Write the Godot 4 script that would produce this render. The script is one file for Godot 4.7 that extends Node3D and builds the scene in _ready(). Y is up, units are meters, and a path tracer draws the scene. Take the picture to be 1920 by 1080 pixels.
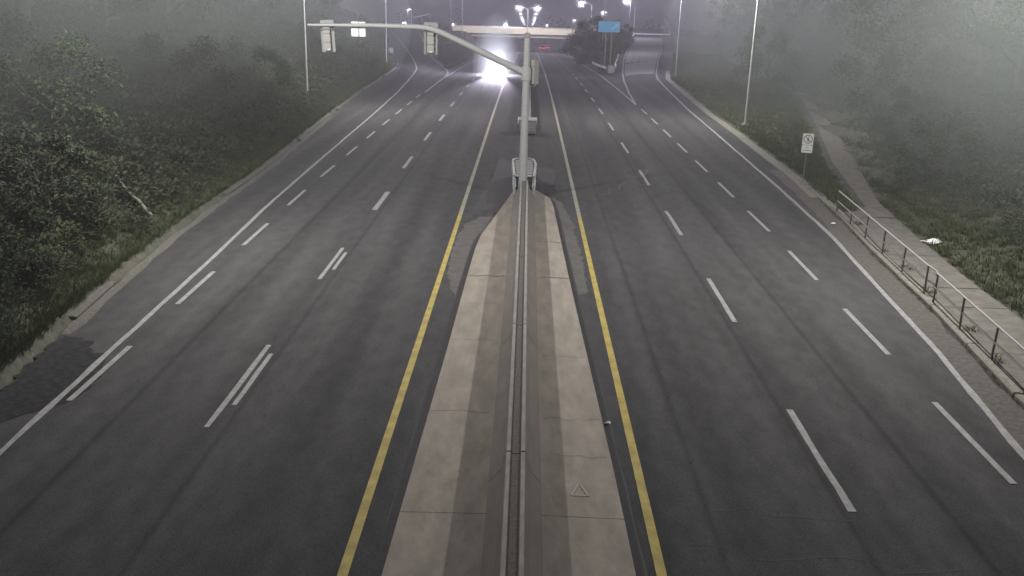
extends Node3D
# Night view along a divided highway: d is the distance ahead of the camera (z = -d), x to the right.

var M := {}
var taken := {}
var rng := RandomNumberGenerator.new()
var bumps := FastNoiseLite.new()

# ------------------------------------------------------------------ naming
func numbered(called: String) -> String:
	if not taken.has(called):
		taken[called] = 0
		return called
	taken[called] += 1
	return "%s_%03d" % [called, taken[called]]

func tag(o: Node, label: String, category: String, group := "") -> Node:
	o.set_meta("label", label)
	o.set_meta("category", category)
	if group != "": o.set_meta("group", group)
	return o

func thing(called: String, label: String, category: String, at := Vector3.ZERO, turn := 0.0, group := "") -> Node3D:
	var o := Node3D.new()
	o.name = numbered(called)
	add_child(o)
	o.position = at
	o.rotation.y = turn
	tag(o, label, category, group)
	return o

func structure(o: Node) -> Node:
	o.set_meta("kind", "structure")
	return o

func stuff(o: Node) -> Node:
	o.set_meta("kind", "stuff")
	return o

func part(called: String, mesh: Mesh, m: Material, parent: Node = null, at := Vector3.ZERO) -> MeshInstance3D:
	var o := MeshInstance3D.new()
	o.mesh = mesh
	o.material_override = m
	o.position = at
	if parent == null:
		o.name = numbered(called)
		add_child(o)
	else:
		o.name = called
		parent.add_child(o, true)
	return o

# ------------------------------------------------------------------ mesh building
class Shape:
	var v := PackedVector3Array()
	var n := PackedVector3Array()
	var t := PackedVector2Array()
	var c := PackedColorArray()
	var tint := Color.WHITE

	func tri(a: Vector3, b: Vector3, d: Vector3) -> void:
		var up := (b - a).cross(d - a).normalized()
		for p: Vector3 in [a, d, b]:
			v.append(p); n.append(up); t.append(Vector2(p.x, p.z)); c.append(tint)

	func quad(a: Vector3, b: Vector3, d: Vector3, e: Vector3) -> void:
		tri(a, b, d); tri(a, d, e)

	func smooth_quad(p: Array, nn: Array, uv: Array) -> void:
		for k: int in [0, 2, 1, 0, 3, 2]:
			v.append(p[k]); n.append(nn[k]); t.append(uv[k]); c.append(tint)

	# a box with chamfered upright edges is a loop; this is a plain box with a bevel all round
	func box(at: Vector3, size: Vector3, bevel := 0.0, basis := Basis.IDENTITY) -> void:
		var h := size * 0.5
		var b := minf(bevel, minf(h.x, minf(h.y, h.z)) * 0.9)
		if b <= 0.0:
			var q := []
			for sx: float in [-1.0, 1.0]:
				for sy: float in [-1.0, 1.0]:
					for sz: float in [-1.0, 1.0]:
						q.append(at + basis * Vector3(h.x * sx, h.y * sy, h.z * sz))
			quad(q[0], q[1], q[3], q[2]); quad(q[4], q[6], q[7], q[5])
			quad(q[0], q[4], q[5], q[1]); quad(q[2], q[3], q[7], q[6])
			quad(q[0], q[2], q[6], q[4]); quad(q[1], q[5], q[7], q[3])
			return
		# faces
		for axis in 3:
			for s: float in [-1.0, 1.0]:
				var u := (axis + 1) % 3
				var w := (axis + 2) % 3
				var pts := []
				for k: Vector2 in [Vector2(-1, -1), Vector2(1, -1), Vector2(1, 1), Vector2(-1, 1)]:
					var p := Vector3.ZERO
					p[axis] = h[axis] * s
					p[u] = (h[u] - b) * k.x
					p[w] = (h[w] - b) * k.y
					pts.append(at + basis * p)
				if s < 0: pts.reverse()
				quad(pts[0], pts[1], pts[2], pts[3])
		# edges
		for axis in 3:
			var u := (axis + 1) % 3
			var w := (axis + 2) % 3
			for su: float in [-1.0, 1.0]:
				for sw: float in [-1.0, 1.0]:
					var pts := []
					for k: Vector2 in [Vector2(-1, 0), Vector2(1, 0), Vector2(1, 1), Vector2(-1, 1)]:
						var p := Vector3.ZERO
						p[axis] = (h[axis] - b) * k.x
						p[u] = (h[u] if k.y == 0 else h[u] - b) * su
						p[w] = (h[w] - b if k.y == 0 else h[w]) * sw
						pts.append(at + basis * p)
					if su * sw < 0: pts.reverse()
					quad(pts[0], pts[1], pts[2], pts[3])
		for sx: float in [-1.0, 1.0]:
			for sy: float in [-1.0, 1.0]:
				for sz: float in [-1.0, 1.0]:
					var a := at + basis * Vector3(h.x * sx, (h.y - b) * sy, (h.z - b) * sz)
					var e := at + basis * Vector3((h.x - b) * sx, h.y * sy, (h.z - b) * sz)
					var f := at + basis * Vector3((h.x - b) * sx, (h.y - b) * sy, h.z * sz)
					if sx * sy * sz > 0: tri(a, e, f)
					else: tri(a, f, e)

	# a smooth tube along points
	func tube(pts: Array, radii: Array, sides := 8, caps := true) -> void:
		var rings := []
		var outs := []
		var side := Vector3.ZERO
		for i in pts.size():
			var dir: Vector3 = (pts[mini(i + 1, pts.size() - 1)] - pts[maxi(i - 1, 0)]).normalized()
			if i == 0:
				side = dir.cross(Vector3(0.31, 0.2, 0.93) if absf(dir.y) > 0.8 else Vector3.UP).normalized()
			else:
				side = (side - dir * side.dot(dir)).normalized()
			var other := dir.cross(side)
			var ring := []
			var out := []
			for k in sides:
				var a := TAU * k / sides
				var o := side * cos(a) + other * sin(a)
				ring.append(pts[i] + o * radii[mini(i, radii.size() - 1)])
				out.append(o)
			rings.append(ring); outs.append(out)
		for i in pts.size() - 1:
			for k in sides:
				var l := (k + 1) % sides
				var z := Vector2.ZERO
				smooth_quad([rings[i][k], rings[i][l], rings[i + 1][l], rings[i + 1][k]], [outs[i][k], outs[i][l], outs[i + 1][l], outs[i + 1][k]], [z, z, z, z])
		if caps:
			for k in sides:
				var l := (k + 1) % sides
				tri(pts[0], rings[0][l], rings[0][k])
				tri(pts[-1], rings[-1][k], rings[-1][l])

	# a closed outline (x, y) pushed along z from z0 to z1, outline runs counter-clockwise seen from +z
	func prism(outline: Array, z0: float, z1: float) -> void:
		var size := outline.size()
		for i in size:
			var a: Vector2 = outline[i]
			var b: Vector2 = outline[(i + 1) % size]
			quad(Vector3(a.x, a.y, z1), Vector3(a.x, a.y, z0), Vector3(b.x, b.y, z0), Vector3(b.x, b.y, z1))
		var flat := PackedVector2Array(outline)
		var ids := Geometry2D.triangulate_polygon(flat)
		for i in range(0, ids.size(), 3):
			var p := [flat[ids[i]], flat[ids[i + 1]], flat[ids[i + 2]]]
			if (p[1] - p[0]).cross(p[2] - p[0]) < 0: p.reverse()
			tri(Vector3(p[0].x, p[0].y, z1), Vector3(p[1].x, p[1].y, z1), Vector3(p[2].x, p[2].y, z1))
			tri(Vector3(p[0].x, p[0].y, z0), Vector3(p[2].x, p[2].y, z0), Vector3(p[1].x, p[1].y, z0))

	func leaf(at: Vector3, along: Vector3, side: Vector3, fold: float) -> void:
		var up := side.cross(along).normalized() * fold
		var tip := at + along
		var l := at + along * 0.45 + side * 0.5 + up
		var r := at + along * 0.45 - side * 0.5 + up
		tri(at, tip, l); tri(at, r, tip)

	func mesh() -> ArrayMesh:
		var m := ArrayMesh.new()
		var a := []
		a.resize(Mesh.ARRAY_MAX)
		a[Mesh.ARRAY_VERTEX] = v
		a[Mesh.ARRAY_NORMAL] = n
		a[Mesh.ARRAY_TEX_UV] = t
		a[Mesh.ARRAY_COLOR] = c
		m.add_surface_from_arrays(Mesh.PRIMITIVE_TRIANGLES, a)
		return m

func rounded(w: float, h: float, r: float, steps := 4) -> Array:
	var o := []
	for k in 4:
		var cx: float = [1, -1, -1, 1][k] * (w * 0.5 - r)
		var cy: float = [1, 1, -1, -1][k] * (h * 0.5 - r)
		for i in steps + 1:
			var a := PI * 0.5 * (k + float(i) / steps)
			o.append(Vector2(cx + cos(a) * r, cy + sin(a) * r))
	return o

# ------------------------------------------------------------------ the lie of the land
func along(table: Array, d: float) -> float:
	if d <= table[0][0]: return table[0][1]
	for i in table.size() - 1:
		if d <= table[i + 1][0]:
			return lerpf(table[i][1], table[i + 1][1], (d - table[i][0]) / (table[i + 1][0] - table[i][0]))
	return table[-1][1]

var LEFT_EDGE := [[-30, -9.6], [0, -9.8], [16.5, -10.25], [21, -10.85], [26, -11.35], [31.5, -11.7], [42, -12.0], [50, -12.45], [60, -13.1], [70, -13.6], [80, -14.1], [95, -14.6], [110, -15.2], [118, -16.3], [138, -19.5], [168, -24.5], [200, -31], [240, -38], [262, -40], [276, -11.5], [700, -11.5]]
var RIGHT_EDGE := [[-30, 9.8], [17, 10.33], [24, 11.2], [29, 11.6], [35, 12.3], [43, 12.95], [60, 13.55], [70, 13.8], [85, 14.5], [102, 15.3], [113, 16.8], [137, 20.6], [170, 25.8], [235, 35.5], [262, 39], [276, 11.5], [700, 11.5]]
var LEFT_WHITE := [[-30, -8.9], [14, -8.95], [18.7, -9.15], [27, -9.45], [34, -9.8], [42.4, -10.05], [64, -10.6], [80, -11.15], [96, -11.95], [109, -12.84], [118, -14.1], [130, -16.0], [168, -22.3], [240, -35]]
var RIGHT_WHITE := [[-30, 9.0], [15.4, 9.35], [21, 10.05], [25, 10.4], [32.4, 11.1], [41.3, 11.52], [49, 11.8], [60, 12.2], [72, 12.6], [91, 13.55], [104, 14.35], [112.6, 15.33], [137, 18.8], [170, 23.8], [238, 33.4]]
var LEFT_GORE := [[82, -8.95], [91, -9.0], [102, -9.05], [110.6, -9.35], [118, -10.15], [127, -11.8], [138, -14.0], [165, -17.8], [240, -28]]
var RIGHT_GORE := [[76, 8.9], [87, 9.5], [104.5, 10.7], [117.6, 11.85], [144, 14.5], [181, 19.2], [215, 23.9], [243, 27.2]]
var PATH_L := [[-30, 11.5], [19.8, 11.75], [23.2, 12.0], [28.4, 12.65], [34.4, 13.4], [42, 14.9], [48, 16.05], [63.7, 19.9], [85, 24.8], [120, 29]]
var PATH_R := [[-30, 12.8], [20, 13.0], [22.8, 13.15], [26.2, 13.35], [31.6, 13.95], [38, 14.8], [48, 17.3], [64, 21.05], [88, 26.2], [110, 27.0], [140, 29.5], [170, 33], [240, 45]]

func drop(d: float) -> float:
	if d < 58: return 0.0
	if d < 125: return 0.5 * 0.028 / 67.0 * (d - 58) * (d - 58)
	return 0.938 + 0.03 * (d - 125) + (0.006 * (d - 200) if d > 200 else 0.0)

func side_level(d: float) -> float:
	return 0.0 if d < 266 else maxf(-0.032 * (d - 266), -9.0)

func ht(x: float, d: float) -> float:
	var width := clampf((d - 70) * 0.12, 3.0, 8.0)
	return lerpf(-drop(d), side_level(d), smoothstep(9.3, 9.3 + width, absf(x)))

func bank(x: float, d: float) -> float:
	var fade := 1.0 - smoothstep(205.0, 238.0, d)
	if x < 0:
		var off := along(LEFT_EDGE, d) - x
		if off <= 0: return ht(x, d)
		var rise := clampf((off - 0.7) * 0.46, 0.0, 7.0) * fade
		return ht(x, d) + 0.1 + rise + bumps.get_noise_2d(x, d) * minf(off * 0.15, 0.7)
	var edge := x - along(RIGHT_EDGE, d)
	if edge <= 0: return ht(x, d)
	var past := x - along(PATH_R, d) - 0.5
	var up := clampf(past * 0.45, 0.0, 7.0) * fade
	return ht(x, d) + 0.1 + up + bumps.get_noise_2d(x, d) * clampf(past * 0.15, 0.0, 0.7)

# a sheet over rows of d and columns of x(d, k); uv in metres
func sheet(rows: Array, columns: int, x_of: Callable, y_of: Callable, uv_scale := Vector2.ONE) -> ArrayMesh:
	var st := SurfaceTool.new()
	st.begin(Mesh.PRIMITIVE_TRIANGLES)
	st.set_smooth_group(0)
	for i in rows.size():
		for k in columns:
			var d: float = rows[i]
			var x: float = x_of.call(d, k)
			st.set_uv(Vector2(x * uv_scale.x + 0.5, d * uv_scale.y))
			st.set_uv2(Vector2(x, d) * 0.7)
			st.add_vertex(Vector3(x, y_of.call(x, d), -d))
	for i in rows.size() - 1:
		for k in columns - 1:
			var a := i * columns + k
			for id: int in [a, a + columns, a + 1, a + 1, a + columns, a + columns + 1]: st.add_index(id)
	st.generate_normals()
	return st.commit()

func steps(d0: float, d1: float, most: float, grow := 0.0) -> Array:
	var o := [d0]
	var d := d0
	while d < d1 - 0.01:
		d = minf(d1, d + most + maxf(d, 0.0) * grow)
		o.append(d)
	return o

# a painted line of a given width along x(d)
func line(called: String, parent: Node, m: Material, d0: float, d1: float, width: float, x_of: Callable, lift := 0.008, ragged := 0.0) -> MeshInstance3D:
	var rows := steps(d0, d1, 0.6 if ragged > 0 else 2.0, 0.01)
	var side := func(d: float, k: int) -> float:
		var r := bumps.get_noise_2d(d * 9.0, k * 40.0) * ragged
		return x_of.call(d) + (k - 0.5) * width + r
	return part(called, sheet(rows, 2, side, func(x, d): return ht(x, d) + lift), m, parent)

# ------------------------------------------------------------------ textures
func noise_image(size: int, freq: float, octaves: int, at: int, lo: Color, hi: Color, power := 1.0) -> ImageTexture:
	var f := FastNoiseLite.new()
	f.seed = at
	f.frequency = freq
	f.fractal_octaves = octaves
	var g := f.get_seamless_image(size, size)
	var img := Image.create(size, size, true, Image.FORMAT_RGB8)
	for y in size:
		for x in size:
			img.set_pixel(x, y, lo.lerp(hi, pow(g.get_pixel(x, y).r, power)))
	img.generate_mipmaps()
	return ImageTexture.create_from_image(img)

func grain_image() -> ImageTexture:
	var r := RandomNumberGenerator.new()
	r.seed = 11
	var img := Image.create(256, 256, true, Image.FORMAT_RGB8)
	for y in 256:
		for x in 256:
			var g := clampf(0.80 + r.randfn(0.0, 0.15), 0.35, 1.0)
			if r.randf() < 0.03: g = 0.45
			img.set_pixel(x, y, Color(g, g, g))
	img.generate_mipmaps()
	return ImageTexture.create_from_image(img)

func road_image() -> ImageTexture:
	var w := 1024
	var h := 2048
	var broad := FastNoiseLite.new(); broad.seed = 3; broad.frequency = 0.06; broad.fractal_octaves = 3
	var fine := FastNoiseLite.new(); fine.seed = 5; fine.frequency = 0.9; fine.fractal_octaves = 3
	var streak := FastNoiseLite.new(); streak.seed = 8; streak.frequency = 0.55; streak.fractal_octaves = 2
	var img := Image.create(w, h, true, Image.FORMAT_RGB8)
	var level := PackedFloat32Array()
	for px in w:
		var x := (px + 0.5) / w * 32.0 - 16.0
		var l := 1.0
		for lane: float in [-11.0, -7.4, -4.05, 3.85, 7.25, 10.6]:
			for wheel: float in [-0.85, 0.85]:
				var q := (x - lane - wheel) / 0.42
				l += 0.15 * exp(-q * q)
			var o := (x - lane) / 0.35
			l -= 0.07 * exp(-o * o)
		for seam: float in [-5.42, -7.6, 3.1, 5.32, 7.05]:
			var q := (x - seam) / 0.06
			l -= 0.32 * exp(-q * q)
		if absf(x) < 2.2: l *= 1.02
		level.append(l)
	for py in h:
		var d := (py + 0.5) / h * 64.0
		var k := smoothstep(50.0, 64.0, d)
		for px in w:
			var x := (px + 0.5) / w * 32.0 - 16.0
			var b := lerpf(broad.get_noise_2d(x * 2.0, d * 0.6), broad.get_noise_2d(x * 2.0, (d - 64.0) * 0.6), k)
			var f := lerpf(fine.get_noise_2d(x * 2.2, d), fine.get_noise_2d(x * 2.2, d - 64.0), k)
			var s := lerpf(streak.get_noise_2d(x * 2.0, d * 0.09), streak.get_noise_2d(x * 2.0, (d - 64.0) * 0.09), k)
			var a := 0.104 * level[px] * (1.0 + 0.20 * b + 0.22 * f + 0.22 * s)
			img.set_pixel(px, py, Color(a, a, a).linear_to_srgb())
	img.generate_mipmaps()
	return ImageTexture.create_from_image(img)

func lin(r: float, g: float, b: float) -> Color:
	return Color(r, g, b).linear_to_srgb()

func plain(col: Color, rough := 0.7, metal := 0.0) -> StandardMaterial3D:
	var m := StandardMaterial3D.new()
	m.albedo_color = col
	m.roughness = rough
	m.metallic = metal
	return m

func mottled(lo: Color, hi: Color, freq: float, metres: float, at: int, rough := 0.85, bump := 0.0) -> StandardMaterial3D:
	var m := StandardMaterial3D.new()
	m.albedo_texture = noise_image(256, freq, 5, at, lo, hi)
	m.uv1_triplanar = true
	m.uv1_world_triplanar = true
	m.uv1_scale = Vector3.ONE / metres
	m.roughness = rough
	if bump > 0:
		var f := FastNoiseLite.new()
		f.seed = at + 50
		f.frequency = 0.05
		f.fractal_octaves = 5
		var img := f.get_seamless_image(256, 256)
		img.convert(Image.FORMAT_RGB8)
		img.bump_map_to_normal_map(4.0)
		m.normal_enabled = true
		m.normal_scale = bump
		m.normal_texture = ImageTexture.create_from_image(img)
	return m

func glow(col: Color, power: float) -> StandardMaterial3D:
	var m := plain(col, 0.4)
	m.emission_enabled = true
	m.emission = col
	m.emission_energy_multiplier = power
	return m

func materials() -> void:
	var road := StandardMaterial3D.new()
	road.albedo_texture = road_image()
	road.roughness = 0.85
	road.metallic_specular = 0.2
	road.detail_enabled = true
	road.detail_blend_mode = BaseMaterial3D.BLEND_MODE_MUL
	road.detail_uv_layer = BaseMaterial3D.DETAIL_UV_2
	road.detail_albedo = grain_image()
	M.road = road
	M.patch = mottled(lin(0.022, 0.022, 0.023), lin(0.036, 0.035, 0.035), 0.03, 2.0, 61, 0.8)
	M.old_patch = mottled(lin(0.07, 0.066, 0.06), lin(0.115, 0.107, 0.098), 0.02, 3.0, 62, 0.9)
	M.ramp = mottled(lin(0.15, 0.15, 0.14), lin(0.22, 0.215, 0.20), 0.02, 6.0, 63, 0.85)
	M.tar = plain(lin(0.018, 0.018, 0.018), 0.7)
	M.white = mottled(lin(0.19, 0.19, 0.19), lin(0.33, 0.33, 0.32), 0.03, 2.1, 21, 0.75)
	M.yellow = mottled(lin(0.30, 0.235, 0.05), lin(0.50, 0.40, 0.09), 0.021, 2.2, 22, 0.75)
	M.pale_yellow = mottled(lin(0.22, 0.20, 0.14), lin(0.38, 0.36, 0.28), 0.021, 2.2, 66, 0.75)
	M.grit = mottled(lin(0.055, 0.052, 0.046), lin(0.12, 0.112, 0.098), 0.03, 1.5, 67, 0.95)
	M.tarnish = plain(lin(0.30, 0.31, 0.31), 0.55)
	M.shadow_tone = mottled(lin(0.030, 0.030, 0.030), lin(0.060, 0.060, 0.060), 0.03, 1.6, 64, 0.8)  # tone of the shadow painted on the left shoulder
	M.shadow_tone.roughness = 1.0
	M.shadow_tone.metallic_specular = 0.05
	M.left_kerb = mottled(lin(0.05, 0.05, 0.042), lin(0.15, 0.14, 0.12), 0.04, 1.3, 65, 0.95)
	M.slab = mottled(lin(0.225, 0.20, 0.165), lin(0.335, 0.30, 0.25), 0.03, 3.5, 23, 0.9, 0.12)
	M.wall = mottled(lin(0.115, 0.105, 0.09), lin(0.175, 0.16, 0.14), 0.02, 2.4, 24, 0.9, 0.1)
	M.lip = mottled(lin(0.20, 0.19, 0.175), lin(0.36, 0.34, 0.32), 0.04, 2.0, 25, 0.85)
	for k: String in ["slab", "wall", "lip"]: M[k].uv1_scale *= Vector3(1, 1, 0.3)
	M.dirt = mottled(lin(0.07, 0.065, 0.055), lin(0.14, 0.125, 0.105), 0.04, 1.0, 26, 0.95)
	M.kerb = mottled(lin(0.12, 0.115, 0.10), lin(0.26, 0.24, 0.205), 0.03, 1.6, 27, 0.9, 0.3)
	M.walk = mottled(lin(0.10, 0.094, 0.081), lin(0.175, 0.163, 0.14), 0.02, 3.0, 28, 0.9, 0.25)
	M.soil = mottled(lin(0.035, 0.037, 0.025), lin(0.10, 0.098, 0.07), 0.02, 4.0, 29, 0.95, 0.5)
	M.steel = mottled(lin(0.30, 0.31, 0.31), lin(0.43, 0.44, 0.44), 0.03, 0.8, 31, 0.5)
	M.steel.metallic = 0.0
	M.dark_steel = mottled(lin(0.10, 0.09, 0.08), lin(0.19, 0.18, 0.165), 0.03, 0.7, 32, 0.6)
	M.aluminium = plain(lin(0.80, 0.81, 0.83), 0.45)
	M.plate = plain(lin(0.25, 0.26, 0.255), 0.6)
	M.housing = plain(lin(0.30, 0.30, 0.275), 0.55)
	M.black = plain(lin(0.015, 0.015, 0.016), 0.5)
	M.sign_white = plain(lin(0.60, 0.61, 0.60), 0.5)
	M.sign_black = plain(lin(0.05, 0.05, 0.05), 0.6)
	M.sign_blue = plain(lin(0.045, 0.25, 0.38), 0.5)
	M.sign_red = plain(lin(0.10, 0.06, 0.06), 0.6)
	M.lamp = glow(Color(0.95, 0.93, 1.0), 14.0)
	M.headlamp = glow(Color(0.96, 0.93, 1.0), 30.0)
	M.tail = glow(Color(1.0, 0.08, 0.10), 3.0)
	M.girder = mottled(lin(0.68, 0.66, 0.44), lin(0.82, 0.80, 0.56), 0.02, 5.0, 33, 0.8)
	M.deck = mottled(lin(0.24, 0.23, 0.21), lin(0.33, 0.32, 0.29), 0.02, 4.0, 34, 0.9)
	M.bark = mottled(lin(0.035, 0.03, 0.025), lin(0.10, 0.09, 0.078), 0.05, 1.0, 35, 0.95, 0.6)
	M.pale_wood = mottled(lin(0.11, 0.105, 0.09), lin(0.20, 0.19, 0.165), 0.05, 0.6, 36, 0.9)
	M.litter = plain(lin(0.75, 0.75, 0.74), 0.6)
	M.paint = plain(lin(0.02, 0.022, 0.026), 0.25)
	M.paint.clearcoat_enabled = true
	M.glass = plain(lin(0.02, 0.02, 0.022), 0.08)
	M.rubber = plain(lin(0.012, 0.012, 0.012), 0.85)
	M.rim = plain(lin(0.35, 0.35, 0.36), 0.35, 0.7)
	var leaf := StandardMaterial3D.new()
	leaf.vertex_color_use_as_albedo = true
	leaf.roughness = 0.9
	leaf.metallic_specular = 0.12
	leaf.cull_mode = BaseMaterial3D.CULL_DISABLED
	leaf.backlight_enabled = true
	leaf.backlight = Color(0.6, 0.6, 0.6)
	M.leaf = leaf

# ------------------------------------------------------------------ ground and road
func build_road() -> void:
	var road := Node3D.new()
	road.name = numbered("road")
	add_child(road)
	structure(road)
	var rows := steps(-14, 700, 1.5, 0.018)
	var across := func(d: float, k: int) -> float:
		return lerpf(along(LEFT_EDGE, d), along(RIGHT_EDGE, d), k / 44.0)
	structure(part("asphalt", sheet(rows, 45, across, ht, Vector2(1 / 32.0, 1 / 64.0)), M.road, road))
	# yellow lines beside the median
	for x0: float in [-2.37, 2.13]:
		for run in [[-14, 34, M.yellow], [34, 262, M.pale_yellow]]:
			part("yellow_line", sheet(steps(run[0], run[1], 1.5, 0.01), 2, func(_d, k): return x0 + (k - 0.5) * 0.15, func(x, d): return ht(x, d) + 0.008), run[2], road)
	# white edge lines and gore lines
	line("edge_line", road, M.white, -14, 240, 0.13, func(d): return along(LEFT_WHITE, d), 0.008, 0.03)
	line("edge_line", road, M.white, -14, 238, 0.15, func(d): return along(RIGHT_WHITE, d), 0.008, 0.03)
	line("gore_line", road, M.white, 82, 240, 0.16, func(d): return along(LEFT_GORE, d))
	line("gore_line", road, M.white, 76, 243, 0.17, func(d): return along(RIGHT_GORE, d))
	line("gore_line", road, M.white, 103, 262, 0.16, func(d): return -8.95)
	line("gore_line", road, M.white, 76, 262, 0.17, func(d): return 8.9, 0.012)
	# lane dashes: 3 m long every 9 m, some repainted a little off the old ones
	for k in 27:
		var d := 17.6 + 9.16 * k
		var half := 2.15 if k == 0 else 1.75
		line("lane_dash", road, M.white, d - half, d + half, [0.11, 0.11, 0.2, 0.16][mini(k, 3)], func(_d): return -5.77 + (0.1 if k == 2 else 0.0), 0.008, 0.02)
		if k < 2:
			line("lane_dash", road, M.white, d - half + 1.0, d + half - 0.55, 0.10, func(_d): return -5.57, 0.010, 0.02)
	for k in 27:
		var d := 15.15 + 9.22 * k
		line("lane_dash", road, M.white, d - 1.95, d + 1.95, 0.13 if k < 6 else 0.16, func(_d): return lerpf(5.47, 5.62, clampf((_d - 13) / 20.0, 0, 1)), 0.008, 0.02)
	for k in 11:
		var d := 17.9 + 6.03 * k
		line("lane_dash", road, M.white, d - 1.5, d + 1.5, 0.13, func(_d): return lerpf(-8.8, -9.1, clampf((_d - 16) / 22.0, 0, 1)), 0.012)
	for k in 10:
		var d := 16.0 + 6.1 * k
		line("lane_dash", road, M.white, d - 1.7, d + 1.7, 0.13, func(_d): return lerpf(8.62, 8.95, clampf((_d - 15) / 16.0, 0, 1)), 0.012)
	for k in 8:
		var d := 130.0 + 14.0 * k
		line("lane_dash", road, M.white, d - 1.6, d + 1.6, 0.18, func(_d): return lerpf(along(RIGHT_GORE, _d), along(RIGHT_WHITE, _d), 0.5), 0.03)
	# the paler surface of the right slip road, in sheets of its own above the asphalt
	var ramp := func(d: float, k: int) -> float:
		return lerpf(along(RIGHT_GORE, d) + 0.25, along(RIGHT_WHITE, d) - 0.22, k / 6.0)
	structure(part("slip_road", sheet(steps(111, 241, 2.0, 0.01), 7, ramp, func(x, d): return ht(x, d) + 0.004), M.ramp, road))
	# dark repairs and pale aprons of old asphalt round the island's nose
	blot("asphalt_patch", road, M.old_patch, [Vector2(-1.75, 23.5), Vector2(-2.2, 26), Vector2(-2.25, 30), Vector2(-2.05, 32.5), Vector2(-1.55, 33.6), Vector2(-1.1, 33.6), Vector2(-1.4, 30.5), Vector2(-1.6, 27)])
	blot("asphalt_patch", road, M.old_patch, [Vector2(1.15, 37.6), Vector2(1.5, 36.6), Vector2(1.78, 34), Vector2(1.85, 31), Vector2(1.92, 27), Vector2(1.85, 24.6), Vector2(1.55, 24.2), Vector2(1.4, 27), Vector2(1.33, 31), Vector2(1.2, 36)])
	blot("asphalt_patch", road, M.patch, [Vector2(-1.95, 34.8), Vector2(-0.75, 34.4), Vector2(-0.3, 38.5), Vector2(-0.6, 46), Vector2(-1.3, 47), Vector2(-1.45, 42)], 0.006)
	blot("asphalt_patch", road, M.patch, [Vector2(1.05, 55.5), Vector2(1.75, 55.5), Vector2(1.75, 61.5), Vector2(1.05, 61.5)], 0.006)
	blot("asphalt_patch", road, M.patch, [Vector2(0.6, 40.5), Vector2(1.3, 40.2), Vector2(1.55, 44), Vector2(0.6, 45)], 0.006)
	blot("painted_shadow", road, M.shadow_tone, [Vector2(-10.1, 13.8), Vector2(-9.5, 15.5), Vector2(-9.1, 16.1), Vector2(-8.75, 16.5), Vector2(-8.68, 17.4), Vector2(-8.95, 18.2), Vector2(-9.2, 18.9), Vector2(-9.55, 19.0), Vector2(-9.7, 19.5), Vector2(-10.15, 19.75), Vector2(-10.55, 19.9), Vector2(-10.7, 19.6), Vector2(-10.5, 18), Vector2(-10.25, 16.5), Vector2(-10.3, 15)], 0.006, 0.2)  # tree shadow painted on the shoulder as a dark ragged patch
	line("shoulder_grit", road, M.grit, 8, 46, 0.75, func(d): return along(RIGHT_EDGE, d) - 0.42, 0.005, 0.18)
	line("shoulder_grit", road, M.left_kerb, 20, 62, 0.3, func(d): return along(LEFT_EDGE, d) + 0.12, 0.005, 0.16)
	# sealed cracks that wander over the lanes
	crack(road, Vector2(4.2, 39.0), Vector2(1.6, 37.5), 0.05)
	crack(road, Vector2(1.9, 34.6), Vector2(6.2, 45.0), 0.12)
	crack(road, Vector2(3.2, 13.2), Vector2(5.4, 12.9), 0.025)
	crack(road, Vector2(2.4, 12.0), Vector2(7.0, 11.6), 0.02)
	crack(road, Vector2(3.6, 26.7), Vector2(6.6, 26.2), 0.02)
	crack(road, Vector2(-2.5, 36.2), Vector2(-5.4, 35.6), 0.02)
	# dark strip between the island and the asphalt
	line("dark_edge_strip", road, M.patch, -14, 31, 0.2, func(d): return island_left(d) - 0.1, 0.006, 0.03)
	line("dark_edge_strip", road, M.patch, -14, 37, 0.2, func(d): return island_right(d) + 0.1, 0.006, 0.03)

func blot(called: String, parent: Node, m: Material, outline: Array, lift := 0.004, jitter := 0.12) -> void:
	var soft := PackedVector2Array()
	var ids := PackedInt32Array()
	var shake := jitter
	while ids.is_empty() and shake > 0.002:
		soft.clear()
		for i in outline.size():
			var a: Vector2 = outline[i]
			var b: Vector2 = outline[(i + 1) % outline.size()]
			var n := maxi(3, int(a.distance_to(b) / 0.14))
			for k in n:
				var p := a.lerp(b, float(k) / n)
				soft.append(p + Vector2(bumps.get_noise_2d(p.x * 22, p.y * 22), bumps.get_noise_2d(p.y * 22, p.x * 22 + 77)) * shake)
		ids = Geometry2D.triangulate_polygon(soft)
		shake *= 0.7
	var s := Shape.new()
	for i in range(0, ids.size(), 3):
		var p := []
		for k in 3:
			var q := soft[ids[i + k]]
			p.append(Vector3(q.x, ht(q.x, q.y) + lift, -q.y))
		if (p[1] - p[0]).cross(p[2] - p[0]).y < 0: p.reverse()
		s.tri(p[0], p[1], p[2])
	part(called, s.mesh(), m, parent)

func crack(parent: Node, a: Vector2, b: Vector2, width: float, m: Material = null, called := "sealed_crack") -> void:
	var s := Shape.new()
	var n := int(a.distance_to(b) / 0.25) + 2
	var side := (b - a).orthogonal().normalized()
	var last := []
	for i in n:
		var p := a.lerp(b, float(i) / (n - 1))
		p += side * bumps.get_noise_2d(p.x * 14 + a.y * 7, p.y * 14) * 0.35
		var w := width * (0.35 + 0.9 * absf(bumps.get_noise_2d(i * 13.0, a.x * 9)))
		var pair := []
		for k: float in [-0.5, 0.5]:
			var q := p + side * w * k
			pair.append(Vector3(q.x, ht(q.x, q.y) + 0.005, -q.y))
		if i > 0:
			var up: bool = (pair[0] - last[0]).cross(last[1] - last[0]).y > 0
			if up: s.quad(last[0], pair[0], pair[1], last[1])
			else: s.quad(last[1], pair[1], pair[0], last[0])
		last = pair
	part(called, s.mesh(), m if m else M.tar, parent)

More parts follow.
